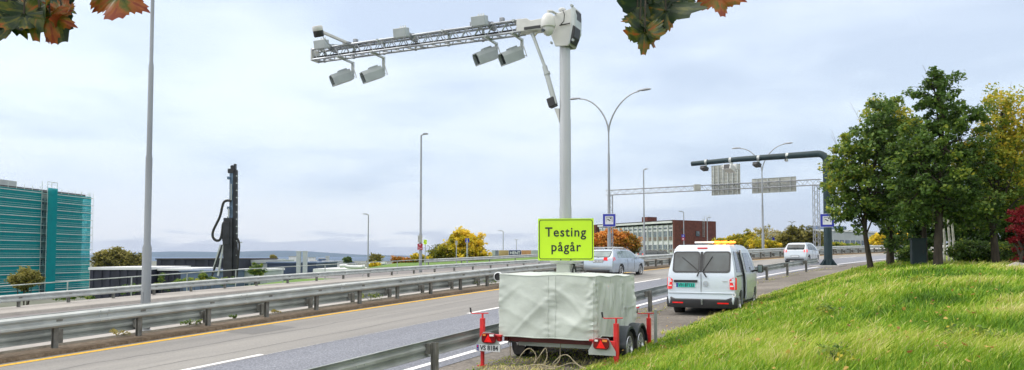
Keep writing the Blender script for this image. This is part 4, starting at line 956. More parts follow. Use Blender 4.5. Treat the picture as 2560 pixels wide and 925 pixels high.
# ================================================================ TRAILER
PH = R(25.6); TO = Vector((.645, 14.73, -2.12+E0))
TM = Matrix.Translation(TO) @ Matrix.Rotation(-PH, 4, 'Z')
def zl(v, lx, ly):
    w_ = TM @ Vector((lx, ly, 0)); return pt(1280, v, w_.y).z-TO.z if False else (pt(CXP+F*w_.x/w_.y, v, w_.y).z-TO.z)
trl = thing('trailer', 'twin axle trailer under a cream tarpaulin cover with four red support jacks', 'trailer', TO, -PH)
def wheel(parent, c, r, w_, side, spokes=5, rimr=None, name='wheel', style='spoke'):
    rr = rimr or r*.66; t = MB()
    t.lathe([(rr*.96, -w_*.45), (r*.93, -w_*.5), (r*.985, -w_*.36), (r, -w_*.15), (r, w_*.15), (r*.985, w_*.36), (r*.93, w_*.5), (rr*.96, w_*.45)], c, 'X', 32)
    o = t.build('wheel', mRubber, parent, True)
    m = MB(); x0 = c[0]+side*w_*.44
    m.lathe([(rr*.98, -w_*.4), (rr*.98, side*0+w_*.0), ], c, 'X', 28)
    m.lathe([(rr, 0), (rr*.93, .012), (rr*.88, 0), (rr*.86, -.03)] if side > 0 else [(rr*.86, .03), (rr*.88, 0), (rr*.93, -.012), (rr, 0)], (x0, c[1], c[2]), 'X', 28)
    m.lathe([(0.0, -.01), (rr*.25, -.01), (rr*.25, .012), (0, .016)] if side > 0 else [(0, -.016), (rr*.25, -.012), (rr*.25, .01), (0, .01)], (x0-side*.03, c[1], c[2]), 'X', 16)
    for k in range(spokes):
        a = 2*PI*k/spokes+.3; d = Vector((0, math.cos(a), math.sin(a)))
        m.bar(Vector((x0-side*.035, c[1], c[2]))+d*rr*.15, Vector((x0-side*.02, c[1], c[2]))+d*rr*.9, rr*(1.5/spokes), .02)
    m.build('rim', mRim, o, True)
    m = MB(); m.lathe([(0, 0), (rr*.9, 0)], (x0-side*.07, c[1], c[2]), 'X', 20); m.build('brake_disc', mBlack, o)
    return o
def cover():
    zb_, zt = .575, 1.755; hw_ = .985; Ln = 2.52; V = []; Fc = []; per = []
    step = .03
    def seg(a, b, fn):
        n = int((Vector(b)-Vector(a)).length/step)
        for i in range(n): per.append((Vector(a).lerp(Vector(b), i/n), fn))
    seg((-hw_, 0, 0), (hw_, 0, 0), 0); seg((hw_, 0, 0), (hw_, Ln, 0), 1); seg((hw_, Ln, 0), (-hw_, Ln, 0), 2); seg((-hw_, Ln, 0), (-hw_, 0, 0), 3)
    nrm = [Vector((0, -1, 0)), Vector((1, 0, 0)), Vector((0, 1, 0)), Vector((-1, 0, 0))]; nz_ = 42; n = len(per)
    for i, (p, f) in enumerate(per):
        for j in range(nz_+1):
            q = j/nz_; sag = -.035*(p.y/Ln) if True else 0; topz = zt+sag+.012*math.sin(p.x*5)+.012*math.sin(p.y*6); botz = zb_+(.05 if f == 1 else 0)*min(1, p.y*3)+.012*noise.noise(p*2.2)
            if f == 1: botz += -.06*smooth(.2, 1.0, p.y)
            z = botz+(topz-botz)*q; w3 = Vector((p.x, p.y, z)); env = math.sin(min(1, q*1.15)*PI)**.5 if q < 1 else 0; env = max(env, .25*(1-q))
            d = .0
            if f in (0, 2):
                t_ = p.x
                d += .045*noise.noise(Vector((t_*1.3-z*.9, z*.8, 3)))*env
                d += .020*noise.noise(Vector(((t_+z*.8)*3.2, (t_-z)*.8, 7)))*env
                d += .014*(1-abs(2*((t_*.55+z*1.1) % .5)/.5-1))**3*env*smooth(.9, .2, abs(z-1.0))
                for sx in (.045, .205): d += .016*math.exp(-((t_-sx)/.09)**2)*noise.noise(Vector((t_*4, z*15, 2)))
                d += .030*math.exp(-((t_-.96)/.13)**2)*noise.noise(Vector((t_*9-z*6, z*15, 5))); d += .018*math.exp(-((t_+.97)/.1)**2)*noise.noise(Vector((t_*3, z*14, 9)))
                d += .022*max(0, 1-abs(noise.noise(Vector((t_*1.1+z*1.3, (t_-z)*.35, 11)))*7))*env
                d += .016*max(0, 1-abs(noise.noise(Vector(((t_-z)*1.6, t_*.5, 4)))*6))*env
            else:
                t_ = p.y
                d += .03*max(0, 1-abs(noise.noise(Vector((t_*2.6-z*.8, z*.5, 21)))*6))*env
                d += .075*noise.noise(Vector((t_*3.2+z*1.0, z*.45, 1.2)))*env+.045*noise.noise(Vector((t_*7-z*1.5, z*.8, 8)))*env
                d += .022*math.exp(-((t_-.06)/.12)**2)*noise.noise(Vector((t_*4, z*15, 2)))+.026*math.exp(-((t_-1.62)/.10)**2)*noise.noise(Vector((t_*4, z*13, 4)))
                d += .03*noise.noise(Vector((t_*4, z*11, 6)))*math.exp(-((t_-2.45)/.2)**2)
            w3 = w3+nrm[f]*(d+.03*(1-q)); V.append(w3)
    m_ = nz_+1
    for i in range(n):
        for j in range(nz_): a = i*m_+j; b = ((i+1) % n)*m_+j; Fc.append((a, b, b+1, a+1))
    k0 = len(V); rings = 5
    cen = Vector((0, Ln/2, 0)); 
    for r_ in range(1, rings+1):
        for i in range(n):
            e_ = V[i*m_+nz_]; q = r_/rings; p = e_.lerp(Vector((0, Ln/2, e_.z)), q*.98); p.z += .035*math.sin(min(q*2, 1)*PI/2)+.02*noise.noise(p*3); V.append(p)
    for r_ in range(rings):
        for i in range(n):
            a = (i*m_+nz_) if r_ == 0 else k0+(r_-1)*n+i; b = (((i+1) % n)*m_+nz_) if r_ == 0 else k0+(r_-1)*n+(i+1) % n
            Fc.append((a, b, k0+r_*n+(i+1) % n, k0+r_*n+i))
    o = MB().add(V, Fc).build('cover', mCover, trl, True); 
    # stitched seam strips follow the cloth
    for idx_f, tt in ((0, .045), (0, .205), (0, .955), (1, .10), (1, 1.62), (1, .92)):
        best = min(range(n), key=lambda i: (per[i][1] != idx_f, abs((per[i][0].x if idx_f == 0 else per[i][0].y)-tt)))
        col = [V[best*m_+j]+nrm[idx_f]*.003 for j in range(m_)]; sd_ = Vector((1, 0, 0)) if idx_f == 0 else Vector((0, 1, 0)); wd = .011
        m = MB(); vs = []; fs = []
        for j, p in enumerate(col): vs += [p-sd_*wd, p+nrm[idx_f]*.006, p+sd_*wd]
        for j in range(len(col)-1): a = j*3; fs += [(a, a+1, a+4, a+3), (a+1, a+2, a+5, a+4)]
        m.add(vs, fs); m.build('seam', mCover, o, True)
    m = MB(); hem = [V[i*m_+0] for i in range(n)]; m.tube(hem, .011, 5, closed=True); m.build('hem', mCover, o, True)
    m = MB(); m.tube([V[i*m_+nz_] for i in range(n)], .010, 5, closed=True); m.build('top_edge', mCover, o, True)
    m = MB(); m.box((1.04, 2.05, 1.07), (.012, .62, .03)); m.box((1.04, 1.78, .98), (.012, .03, .2)); m.build('flap', mCover, o)
cover()
m = MB()
for x in (-.9, .9): m.box((x, 1.36, .52), (.08, 2.5, .12))
for y in (.22, .9, 1.7, 2.5): m.box((0, y, .51), (1.8, .07, .11))
m.build('chassis', mat('dark_red_frame', (.12, .012, .014), .5), trl, bevel=.006)
m = MB(); m.box((0, 1.3, .60), (1.86, 2.4, .05)); m.build('floor', mBlack, trl)
m = MB(); m.box((0, .4, .40), (1.5, .06, .08)); m.box((0, 1.36, .33), (1.9, .08, .08)); m.box((0, 2.14, .33), (1.9, .08, .08)); m.build('axle', mGalv, trl)
for sx in (-1, 1):
    for y in (1.36, 2.14):
        wheel(trl, (sx*1.13, y, .325), .325, .20, sx, 7, .215)
    # twin mudguard
    m = MB(); vs = []; fs = []
    pr = []
    for a in np.linspace(R(180), R(0), 16): pr.append((1.36+.395*math.cos(a), .33+.405*math.sin(a)))
    pr = [(p[0], p[1]) for p in pr if not (p[0] > 1.74 and p[1] < .55)]
    pr2 = [(2.14+.395*math.cos(a), .33+.405*math.sin(a)) for a in np.linspace(R(180), R(0), 16)]; pr2 = [p for p in pr2 if not (p[0] < 1.76 and p[1] < .55)]
    for arc in (pr, pr2):
        k = len(vs); 
        for y, z in arc: vs += [(sx*1.0, y, z), (sx*1.26, y, z), (sx*1.27, y, z-.05)]
        for i in range(len(arc)-1): a = k+i*3; fs += [(a, a+1, a+4, a+3), (a+1, a+2, a+5, a+4)]
    m.add(vs, fs); g_ = m.build('mudguard', mBlack if False else mat('charcoal_plastic', (.05, .06, .075), .45, var=.1), trl, True); sm = g_.modifiers.new('s', 'SOLIDIFY'); sm.thickness = .012
# jacks: (lx, ly, top, crank dir, crank yaw)
def jack(lx, ly, inner, ztop, lean, kind, zfoot=-.02):
    sx = 1 if lx > 0 else -1
    m = MB(); m.box((lx, ly, (ztop+.25)/2), (.085, .085, ztop-.25)); m.box((lx, ly, .17+zfoot/2), (.062, .062, .34-zfoot)); j = m.build('support_jack', mRed, trl, bevel=.008)
    m = MB(); m.box((lx, ly, .012+zfoot), (.16, .16, .02)); m.build('foot', mRed, j)
    m = MB(); m.bar((inner, ly, ztop-.38), (lx, ly, ztop-.38), .11, .11); m.build('outrigger', mRed, j, bevel=.006)
    m = MB(); m.tube([(lx, ly, ztop), (lx, ly, ztop+.10)], .022, 8)
    m.tube([(lx+.12, ly+.02, ztop+.10), (lx-.22, ly-.02, ztop+.085), (lx-.25, ly-.02, ztop+.11)], .011, 6); m.build('crank', mRed, j)
    m = MB(); m.tube([(lx-.25, ly-.02, ztop+.10), (lx-.265, ly-.02, ztop+.20)], .017, 8); m.build('handle', mBlack, j)
jack(1.40, -.03, .95, .90, 0, 0, .05); jack(-1.36, .0, -.95, .90, 0, 0, -.04); jack(1.24, 2.72, .4, .80, 0, 0, .0); jack(-1.24, 2.72, -.4, .80, 0, 0, 0)
# lamp brackets, tail lights, plate
for sx, cx_ in ((1, 1.15), (-1, -1.15)):
    m = MB(); y = -.10
    m.prism([(cx_-.26, y, .32), (cx_+.26, y, .32), (cx_+.26, y, .40), (cx_+.12, y, .63), (cx_-.12, y, .63), (cx_-.26, y, .40)] if sx > 0 else [(cx_-.30, y, .30), (cx_+.24, y, .30), (cx_+.24, y, .40), (cx_+.02, y, .64), (cx_-.14, y, .64), (cx_-.30, y, .40)], (0, .006, 0)); br = m.build('lamp_bracket', mGalvL, trl)
    m = MB(); m.box((cx_-sx*.1, -.03, .58), (.3, .14, .03)); m.build('arm', mRed, br)
    lc = (cx_-sx*.0, -.115, .53); m = MB(); pr = rrect(.30, .20, .06); m.prism([(p[0]+lc[0], lc[1], p[2]+lc[2]) for p in pr], (0, -.05, 0)); tl = m.build('tail_light', mat('maroon_lens', (.16, .008, .012), .15, var=.1), trl, True, bevel=.01)
    m = MB(); m.prism([(lc[0]-.085, lc[1]-.054, lc[2]-.075), (lc[0]+.085, lc[1]-.054, lc[2]-.075), (lc[0], lc[1]-.054, lc[2]+.075)], (0, -.006, 0)); m.build('reflector_triangle', mRedGl, tl)
    m = MB(); m.box((lc[0]+.075, lc[1]-.055, lc[2]+.06), (.09, .01, .04)); m.build('indicator_lens', mOrangeGl if sx > 0 else mClear, tl)
    m = MB(); m.box((lc[0]-.085, lc[1]-.055, lc[2]+.06), (.06, .01, .035)); m.build('indicator_lens', mClear if sx > 0 else mOrangeGl, tl)
pl = plate('number_plate', .54, .13, .01, -.125, .015, mSignWhite, trl, (-1.18, .335))
m = MB(); m.box((-1.40, -.129, .335), (.045, .006, .115)); m.build('country_band', mSignBlue, pl)
text('lettering', 'VS 8184', .128, mInk, pl, (-1.15, -.128, .332), off=.003, sx=.92)
m = MB(); m.box((-1.40, -.133, .36), (.02, .004, .03)); m.build('flag', mRedGl, pl); text('lettering', 'N', .04, mSignWhite, pl, (-1.40, -.134, .305))
fl = MB(); fl.box((-1.0, .95, .26), (.24, .012, .30)); fo = fl.build('mudflap', mRubber, trl); text('lettering', 'TYSSE', .075, mSignWhite, fo, (-.97, .94, .31), off=.001)
fl = MB(); fl.box((1.0, .95, .26), (.24, .012, .30)); fl.build('mudflap', mRubber, trl)
# drawbar and coupling
m = MB(); m.bar((-.35, 2.5, .5), (0, 3.7, .48), .08, .1); m.bar((.35, 2.5, .5), (0, 3.7, .48), .08, .1); m.bar((0, 3.6, .48), (0, 3.9, .48), .1); m.build('drawbar', mGalvL, trl)
m = MB(); m.tube([(.9, 2.55, .75), (.95, 2.62, 1.0), (1.05, 2.66, 1.02)], .018, 6); m.build('lever', mRed, trl)
m = MB()
for k in range(7): m.box((.95+.06*math.sin(k*2.1), 2.65+.05*k, .50+.05*math.cos(k*1.7)), (.13, .06, .09), rz=k)
m.build('winch', mGalvL, trl, bevel=.01)
m = MB(); m.lathe([(0, -.03), (.085, -.03), (.085, .03), (0, .03)], (-1.05, .10, 1.72), 'Y', 18); o = m.build('cover_roller', mBlack, trl); m = MB(); m.lathe([(.075, 0), (.095, .01), (.095, .04), (.075, .05)], (-1.05, .05, 1.72), 'Y', 18); m.build('ring', mWhiteR, o)
# ropes and cable on the ground behind the trailer
def gp(lx, ly, dz=.02): w_ = TM @ Vector((lx, ly, 0)); return Vector((w_.x, w_.y, gz(w_.x, w_.y)+dz))
for lab, pts_ in (('pale rope looping over the grass under the trailer', [(-.9, .3, .45), (-.8, .1, .1), (-.6, -.1, .02), (-.45, -.15, .25), (-.3, -.1, .38), (-.15, -.05, .2), (-.2, -.2, .02), (-.0, -.2, .3), (.05, -.1, .4), (.1, -.15, .15), (-.05, -.3, .02), (.3, -.3, .03)]),
                  ('second pale rope hanging from the middle of the trailer floor', [(.15, .5, .5), (.2, .2, .35), (.3, .0, .12), (.15, -.2, .04), (.45, -.15, .35), (.7, -.2, .12), (.95, -.35, .03)]),
                  ('thin cable lying between the trailer jacks', [(-.4, -.3, .03), (0, -.25, .10), (.3, -.3, .03), (.6, -.1, .16), (.85, -.3, .03)])):
    P_ = [gp(*p) for p in pts_]
    for _ in range(3):
        Q = [P_[0]]
        for a, c in zip(P_[:-1], P_[1:]): Q += [a.lerp(c, .25), a.lerp(c, .75)]
        P_ = Q+[P_[-1]]
    o = MB(P_[0]); o.tube(P_, .009, 6); r_ = o.build('rope', mRope, None, True); r_.location = P_[0]; tag(r_, lab, 'rope')
w_ = TM @ Vector((1.42, 2.6, 0)); stake(w_.x, w_.y, .72, 'marker_post', 'short grey steel post beside the front right trailer jack', mGalv, .06)
# ================================================================ MAST
MX, MY = -.07, 1.2; mw = TM @ Vector((MX, MY, 0)); mast = thing('camera_mast', 'tall pale telescopic mast on the trailer with a lattice boom to the left', 'mast', (mw.x, mw.y, TO.z+.6), -PH)
Z0 = .6
def ml(v, dx=0, dy=0): return zl(v, MX+dx, MY+dy)-Z0
ztop = ml(60)
m = MB(); m.lathe([(.125, ml(640)), (.125, ml(520)), (.118, ml(515)), (.118, ml(300)), (.112, ml(295)), (.112, ztop)], seg=28); m.build('pole', mMast, mast, True)
m = MB(); m.box((0, 0, (ml(655)+0)/2), (.30, .30, ml(655))); m.build('base_section', mWhiteM, mast, bevel=.02)
m = MB(); m.box((.0, 0, ml(656)), (.50, .42, .05)); m.build('base_plate', mMast, mast, bevel=.005)
m = MB(); m.tube([(.19, -.1, ml(700)), (.20, -.12, ml(675)), (.22, -.08, ml(662)), (.16, -.05, ml(655))], .022, 8); m.tube([(.25, -.05, ml(700)), (.24, -.08, ml(672)), (.17, 0, ml(660))], .016, 8); m.build('cable', mBlack, mast, True)
# boom
LB = 6.55; zA0, zA1 = ml(151, -LB), ml(128, -LB); zB0, zB1 = ml(84, -1.05), ml(55, -1.05); sB = .25
a = Vector((-LB, 0, (zA0+zA1)/2)); b = Vector((-.95, 0, (zB0+zB1)/2))
mBoom = mat('boom_alloy', (.33, .36, .40), .45, .4, .18, 2.5)
bo = MB(); truss(bo, a, b, sB, 34, .026, .011); bo = bo.build('boom', mBoom, mast, True)
m = MB(); m.box(a+Vector((-.02, 0, 0)), (.03, .30, .30)); m.build('end_plate', mWhiteM, bo)
for k in np.linspace(.03, .97, 7):
    p = a.lerp(b, k); m = MB(); m.box(p+Vector((0, 0, sB/2)), (.05, sB+.08, .05)); m.box(p+Vector((0, sB/2+.02, 0)), (.05, .03, sB+.06)); m.build('clamp', mGalv, bo)
m = MB(); m.tube([a+Vector((0, -.05, -.05)), a.lerp(b, .3)+Vector((0, -.07, -.06)), a.lerp(b, .6)+Vector((0, -.04, -.06)), b+Vector((0, -.05, -.05))], .02, 6); m.tube([a+Vector((.3, .1, .16)), b+Vector((0, .1, .17))], .014, 6); m.build('cable', mBlack, bo)
zc = b.z
# root box, head casting, rear plates
m = MB(); m.prism([(-1.05, -.15, zc-.13), (-.30, -.15, zc-.14), (-.12, -.15, zc-.12), (-.12, -.15, zc+.10), (-.72, -.15, zc+.08), (-.82, -.15, zc+.14), (-1.05, -.15, zc+.14)], (0, .30, 0)); m.build('boom_root', mWhiteM, mast, bevel=.012)
m = MB(); m.box((-.55, -.158, zc-.085), (.62, .02, .055)); m.build('slot', mBlack, mast)
def HS(mb): mb.v = [(p[0]*.72, p[1]*.95, zc+(p[2]-zc)*(.56 if p[2] > zc else .92)) for p in mb.v]
hd = MB(); hd.prism([(-.42, -.19, zc+.10), (-.38, -.19, zc-.25), (-.20, -.19, zc-.60), (.20, -.19, zc-.62), (.34, -.19, zc-.25), (.36, -.19, zc+.36), (.10, -.19, zc+.30)], (0, .05, 0)); hd.prism([(-.30, .15, zc+.10), (-.22, .15, zc-.60), (.22, .15, zc-.62), (.36, .15, zc-.25), (.38, .15, zc+.36), (.10, .15, zc+.30)], (0, .05, 0))
hd.box((.0, .0, zc+.02), (.36, .36, .5)); HS(hd); h_ = hd.build('mast_head', mWhiteM, mast, bevel=.012)
m = MB(); m.prism([(.30, -.22, zc+.42), (.38, -.22, zc+.40), (.43, -.22, zc+.10), (.42, -.22, zc-.30), (.33, -.22, zc-.46), (.25, -.22, zc-.62), (.20, -.22, zc-.60), (.29, -.22, zc-.2)], (0, .42, 0)); HS(m); m.build('rear_housing', mGalvL, h_, bevel=.03)
m = MB(); m.prism([(.36, -.24, zc-.18), (.44, -.24, zc-.22), (.40, -.24, zc-.45), (.30, -.24, zc-.60), (.27, -.24, zc-.55)], (0, .35, 0)); m.box((.405, .02, zc+.12), (.05, .3, .35)); HS(m); m.build('motor', mBlack, h_, bevel=.02)
for bx, bz, br in ((.33, zc+.42, .045), (-.30, zc-.52, .03), (.36, zc-.52, .03)): m = MB(); m.lathe([(.0, -.03), (br, -.03), (br, .03), (0, .03)], (bx, -.22, bz), 'Y', 14); HS(m); m.build('bolt', mGalv, h_)
m = MB(); m.tube([(.05, -.22, zc+.3), (.12, -.25, zc+.12), (.10, -.25, zc-.08), (0, -.24, zc-.14)], .012, 6); m.tube([(-.05, -.22, zc-.15), (.28, -.24, zc-.14)], .014, 6); HS(m); m.build('cable', mBlack, h_, True)
m = MB(); m.lathe([(.0, 0), (.035, 0), (.035, .08), (.075, .09), (.08, .12), (.06, .14), (0, .145)], (-.06, 0, zc+.14), seg=18); m.box((-.06, 0, zc+.13), (.22, .2, .05)); m.build('antenna', mWhiteM, mast, True)
# strut with actuator
sA = Vector((-.72, -.05, zc-.18)); sm_ = Vector((-.40, -.05, ml(178, -.4))); sE = Vector((-.20, -.05, ml(262, -.2))); 
st_ = MB(); st_.tube([sA, sm_], .034, 10); st_.tube([sm_.lerp(sA, .12), sE], .055, 12); st_.tube([sm_.lerp(sE, .05), sm_.lerp(sE, .12)], .07, 12); st_ = st_.build('strut', mGalvL, mast, True)
m = MB(); m.bar(sE+Vector((-.1, 0, .14)), sE+Vector((-.04, 0, -.05)), .16, .16); m.build('actuator_motor', mBlack, st_, bevel=.015)
m = MB(); m.prism([(-.22, -.06, ml(272, -.2)), (-.11, -.06, ml(272, -.1)), (-.11, -.06, ml(308, -.1)), (-.13, -.06, ml(300, -.1))], (0, .10, 0)); m.build('strut_bracket', mWhiteM, st_); m = MB(); m.prism([(-.78, -.05, zc-.16), (-.60, -.05, zc-.16), (-.72, -.05, zc-.28)], (0, .05, 0)); m.build('strut_bracket', mWhiteM, st_)
MM = Matrix.Translation(mast.location) @ Matrix.Rotation(-PH, 4, 'Z')
def on_boom(u):
    best = None
    for k in np.linspace(0, 1, 400):
        p = a.lerp(b, k); q = MM @ p; d = abs(CXP+F*q.x/q.y-u)
        if best is None or d < best[0]: best = (d, p)
    return best[1]
def hang_cam(u, lab, arm=.42, drop=.40, yaw=-.62):
    p = on_boom(u)-Vector((0, 0, sB/2)); w3 = MM @ p; t = thing('traffic_camera', lab, 'camera', w3, -PH, 'camera housings hanging from the boom')
    m = MB(); m.bar((0, -.15, -.01), (0, arm, -.03), .05); m.bar((0, arm, .0), (0, arm, -drop), .06); m.box((0, 0, .0), (.10, .32, .03)); m.box((0, arm-.03, -drop+.02), (.1, .05, .12)); m.build('bracket', mGalvL, t, bevel=.005)
    Mr = Matrix.Rotation(yaw, 3, 'Z') @ Matrix.Rotation(R(24), 3, 'X'); c = Vector((-.13, arm-.28, -drop-.06)); hw_, hh, ln = .128, .135, .25
    def q(x, y, z): return c+Mr @ Vector((x, y, z))
    sec = [(-hw_, -hh), (hw_, -hh), (hw_, hh*.35), (hw_*.72, hh), (-hw_*.72, hh), (-hw_, hh*.35)]
    m = MB(); n = len(sec); vs = [q(x, -ln, z) for x, z in sec]+[q(x, ln, z) for x, z in sec]+[q(x*.86, -ln, z*.84) for x, z in sec]+[q(x*.86, -ln+.10, z*.84) for x, z in sec]; fs = [tuple(range(n, 2*n)), tuple(range(3*n, 4*n))]
    for i in range(n):
        j = (i+1) % n; fs += [(i, j, n+j, n+i), (i, j, 2*n+j, 2*n+i), (2*n+i, 2*n+j, 3*n+j, 3*n+i)]
    m.add(vs, fs); hs = m.build('housing', mHous, t)
    m = MB(); m.add([q(x*.80, -ln+.07, z*.78) for x, z in sec], [tuple(range(n))]); m.build('window', mGlass, hs)
    m = MB(); m.box(q(0, ln*.35, hh+.02), (.14, .22, .045), M=Mr); m.build('top_box', mHous, hs, bevel=.01)
    m = MB(); m.tube([q(.02, ln, -.02), q(.05, ln+.10, -.12), q(.02, ln+.13, .1), Vector((0, arm+.03, -.12)), Vector((0, arm-.1, -.02))], .011, 6); m.build('cable', mWhiteM, t, True)
    return t
hang_cam(848, 'grey camera housing hanging nearest the left end of the boom', .46, .38)
hang_cam(932, 'second grey camera housing from the left end of the boom', .38, .42)
hang_cam(1218, 'grey camera housing hanging below the right part of the boom, farther from the mast', .42, .30)
hang_cam(1286, 'grey camera housing hanging closest to the mast', .38, .38)
def box_unit(u, dz, lab):
    p = on_boom(u)+Vector((0, -.30, sB/2+dz)); t = thing('detector_unit', lab, 'sensor', MM @ p, -PH, 'box units on top of the boom')
    Mr = Matrix.Rotation(R(10), 3, 'X')
    m = MB(); m.box((0, 0, 0), (.34, .17, .21), M=Mr); m.build('housing', mHous, t, bevel=.012)
    m = MB()
    for dx in (-.06, 0, .06): m.prism([(dx-.03, .03, .10), (dx+.03, .03, .10), (dx+.005, .05, .19)], (0, .03, 0))
    m.build('fins', mGalvL, t)
    m = MB(); m.bar((.12, .05, -.02), (.16, .34, -.08), .06, .10); m.box((.17, .28, -.06), (.08, .18, .16)); m.build('bracket', mPoleD, t)
box_unit(818, .03, 'small grey box unit at the far left tip of the boom'); box_unit(1018, .03, 'small grey box unit on the middle of the boom'); box_unit(1214, .04, 'small grey box unit on the boom above the hanging pair near the mast')
def end_arm():
    p = on_boom(872)+Vector((0, 0, sB/2+.03)); t = thing('boom_camera', 'round dark camera on a stub arm at the left end of the boom', 'camera', MM @ p, -PH)
    m = MB(); m.bar((0, .25, 0), (0, -1.12, .03), .06); m.build('arm', mWhiteM, t, bevel=.005); m = MB(); m.box((0, -.1, -.01), (.18, .2, .06)); m.build('clamp', mPoleD, t)
    A = Matrix.Rotation(R(20), 3, 'X'); c = Vector((0, -1.18, .0))
    m = MB(); m.lathe([(0, -.12), (.10, -.12), (.115, -.09), (.115, .02)], c, M=A, seg=18); m.build('lower_body', mBlack, t, True)
    m = MB(); m.lathe([(.115, .02), (.12, .03), (.12, .10), (.10, .13), (0, .135)], c, M=A, seg=18); m.build('cap', mWhiteM, t, True)
    m = MB(); m.tube([(0, -1.05, -.05), (.02, -.85, -.2), (.05, -.5, -.14), (.05, -.1, -.02)], .008, 5); m.build('cable', mGalv, t)
end_arm()
for u, lab in ((886, 'little black sensor on the boom near its left end'), (1182, 'little black sensor left of the rightmost box unit'), (1256, 'little black sensor right of the rightmost box unit')):
    p = on_boom(u)+Vector((0, 0, sB/2+.04)); t = thing('small_sensor', lab, 'sensor', MM @ p, -PH, 'little sensors on top of the boom'); m = MB(); m.box((0, -.03, .05), (.09, .10, .09)); m.build('housing', mPoleD, t, bevel=.01); m = MB(); m.box((.06, .03, .0), (.14, .06, .04)); m.build('bracket', mBlack, t)
# dome camera
t = thing('dome_camera', 'white dome camera hanging in front of the mast head', 'camera', MM @ Vector((-.20, -.42, zc-.15)), -PH)
m = MB(); m.lathe([(.0, .22), (.05, .22), (.10, .19), (.14, .10), (.155, -.02), (.15, -.06), (.12, -.08)], seg=24); m.build('housing', mWhiteM, t, True)
m = MB(); m.lathe([(.12, -.08), (.118, -.13), (.09, -.20), (.04, -.235), (0, -.24)], seg=20); db = m.build('dome', mWhiteM, t, True); m = MB(); m.lathe([(0, 0), (.035, 0), (.035, .03), (0, .03)], (-.06, -.14, -.15), 'Y', 14); m.build('lens', mGlass, db)
m = MB(); m.tube([(0, .0, .2), (0, .0, .27), (.03, .12, .3), (.05, .3, .3)], .028, 8); m.build('arm', mWhiteM, t, True)
# lime sign
sc_ = pt(1414.5, 598.5, 15.35); sg = thing('test_sign', 'fluorescent lime sign reading Testing pågår on the mast above the trailer', 'sign', sc_, R(-6)); SW, SH = 139/F*15.35, 105/F*15.35
plate('board', SW, SH, .012, 0, .012, mLime, sg); ring_plate('border', SW*.965, SH*.945, .05, .014, -.004, .003, mInk, sg)
text('lettering', 'Testing', .262, mInk, sg, (-.005, -.004, SH*.165), off=.0035, spacing=1.13, sx=.93)
text('lettering', 'pågår', .262, mInk, sg, (0.0, -.004, -SH*.185), off=.0035, spacing=1.13, sx=.93)
m = MB(); m.box((0, .04, .25), (.5, .05, .04)); m.box((0, .04, -SH/2+.02), (.34, .07, .05)); m.build('bracket', mGalv, sg)
for k in (-.1, .1): m = MB(); m.lathe([(0, 0), (.012, 0), (.012, .01), (0, .01)], (k, -.014, -SH/2+.015), 'Y', 10); m.build('bolt', mBlack, sg)
# ================================================================ VEHICLES
def arch(yc, r, z0, n=12):
    """points of a wheel arch cut into the sill line, from front to rear"""
    a0 = math.asin(max(-1, min(1, (z0-.32)/r))); return [(yc+r*math.cos(a), .32+r*math.sin(a)) for a in np.linspace(a0, PI-a0, n)]
def car_body(name, prof, hwf, parent, m_, cuts, bevel=.05, archs=()):
    bm = bmesh.new(); L_ = [bm.verts.new((-1, y, z)) for y, z in prof]; Rr = [bm.verts.new((1, y, z)) for y, z in prof]; n = len(prof)
    f1 = bm.faces.new(L_); f2 = bm.faces.new(Rr[::-1])
    for i in range(n): j = (i+1) % n; bm.faces.new((L_[i], Rr[i], Rr[j], L_[j]))
    bmesh.ops.triangulate(bm, faces=[f1, f2])
    for c, nrm in cuts+[((k, 0, 0), (1, 0, 0)) for k in (-.9, -.6, 0, .6, .9)]:
        bmesh.ops.bisect_plane(bm, geom=bm.verts[:]+bm.edges[:]+bm.faces[:], plane_co=c, plane_no=nrm, dist=1e-4)
    for v in bm.verts: v.co.x *= hwf(v.co.y, v.co.z)
    bmesh.ops.recalc_face_normals(bm, faces=bm.faces); me = bpy.data.meshes.new(name); bm.to_mesh(me); bm.free(); me.materials.append(m_)
    o = bpy.data.objects.new(name, me); C.objects.link(o)
    b = o.modifiers.new('bevel', 'BEVEL'); b.width = bevel; b.segments = 3; b.limit_method = 'ANGLE'; b.angle_limit = R(42)
    cut = []
    for yc, r_ in archs:
        m = MB(); m.lathe([(r_, -1.3), (r_, 1.3)], (0, yc, .32), 'X', 28); q = m.build('cutter', m_); cut.append(q)
        bo_ = o.modifiers.new('arch', 'BOOLEAN'); bo_.operation = 'DIFFERENCE'; bo_.object = q; bo_.solver = 'EXACT'
    bpy.context.view_layer.update(); me2 = bpy.data.meshes.new_from_object(o.evaluated_get(bpy.context.evaluated_depsgraph_get()))
    o.modifiers.clear(); o.data = me2; o.parent = parent
    for q in cut: bpy.data.objects.remove(q)
    me2.materials.clear(); me2.materials.append(m_)
    me2.polygons.foreach_set('material_index', [0]*len(me2.polygons))
    me2.polygons.foreach_set('use_smooth', [True]*len(me2.polygons)); me2.set_sharp_from_angle(angle=R(40))
    return o
def side_patch(name, poly, hwf, sx, parent, m_, off=.006, nsub=4):
    """polygon (y, z) laid on the body side"""
    bm = bmesh.new(); vs = [bm.verts.new((sx, y, z)) for y, z in poly]; bm.faces.new(vs)
    zs = [p[1] for p in poly]
    for k in range(1, nsub): bmesh.ops.bisect_plane(bm, geom=bm.verts[:]+bm.edges[:]+bm.faces[:], plane_co=(0, 0, min(zs)+(max(zs)-min(zs))*k/nsub), plane_no=(0, 0, 1), dist=1e-4)
    for v in bm.verts: v.co.x = sx*(hwf(v.co.y, v.co.z)+off)
    me = bpy.data.meshes.new(name); bm.to_mesh(me); bm.free(); me.materials.append(m_); o = bpy.data.objects.new(name, me); C.objects.link(o); o.parent = parent
    s_ = o.modifiers.new('s', 'SOLIDIFY'); s_.thickness = .008; s_.offset = 0; return o
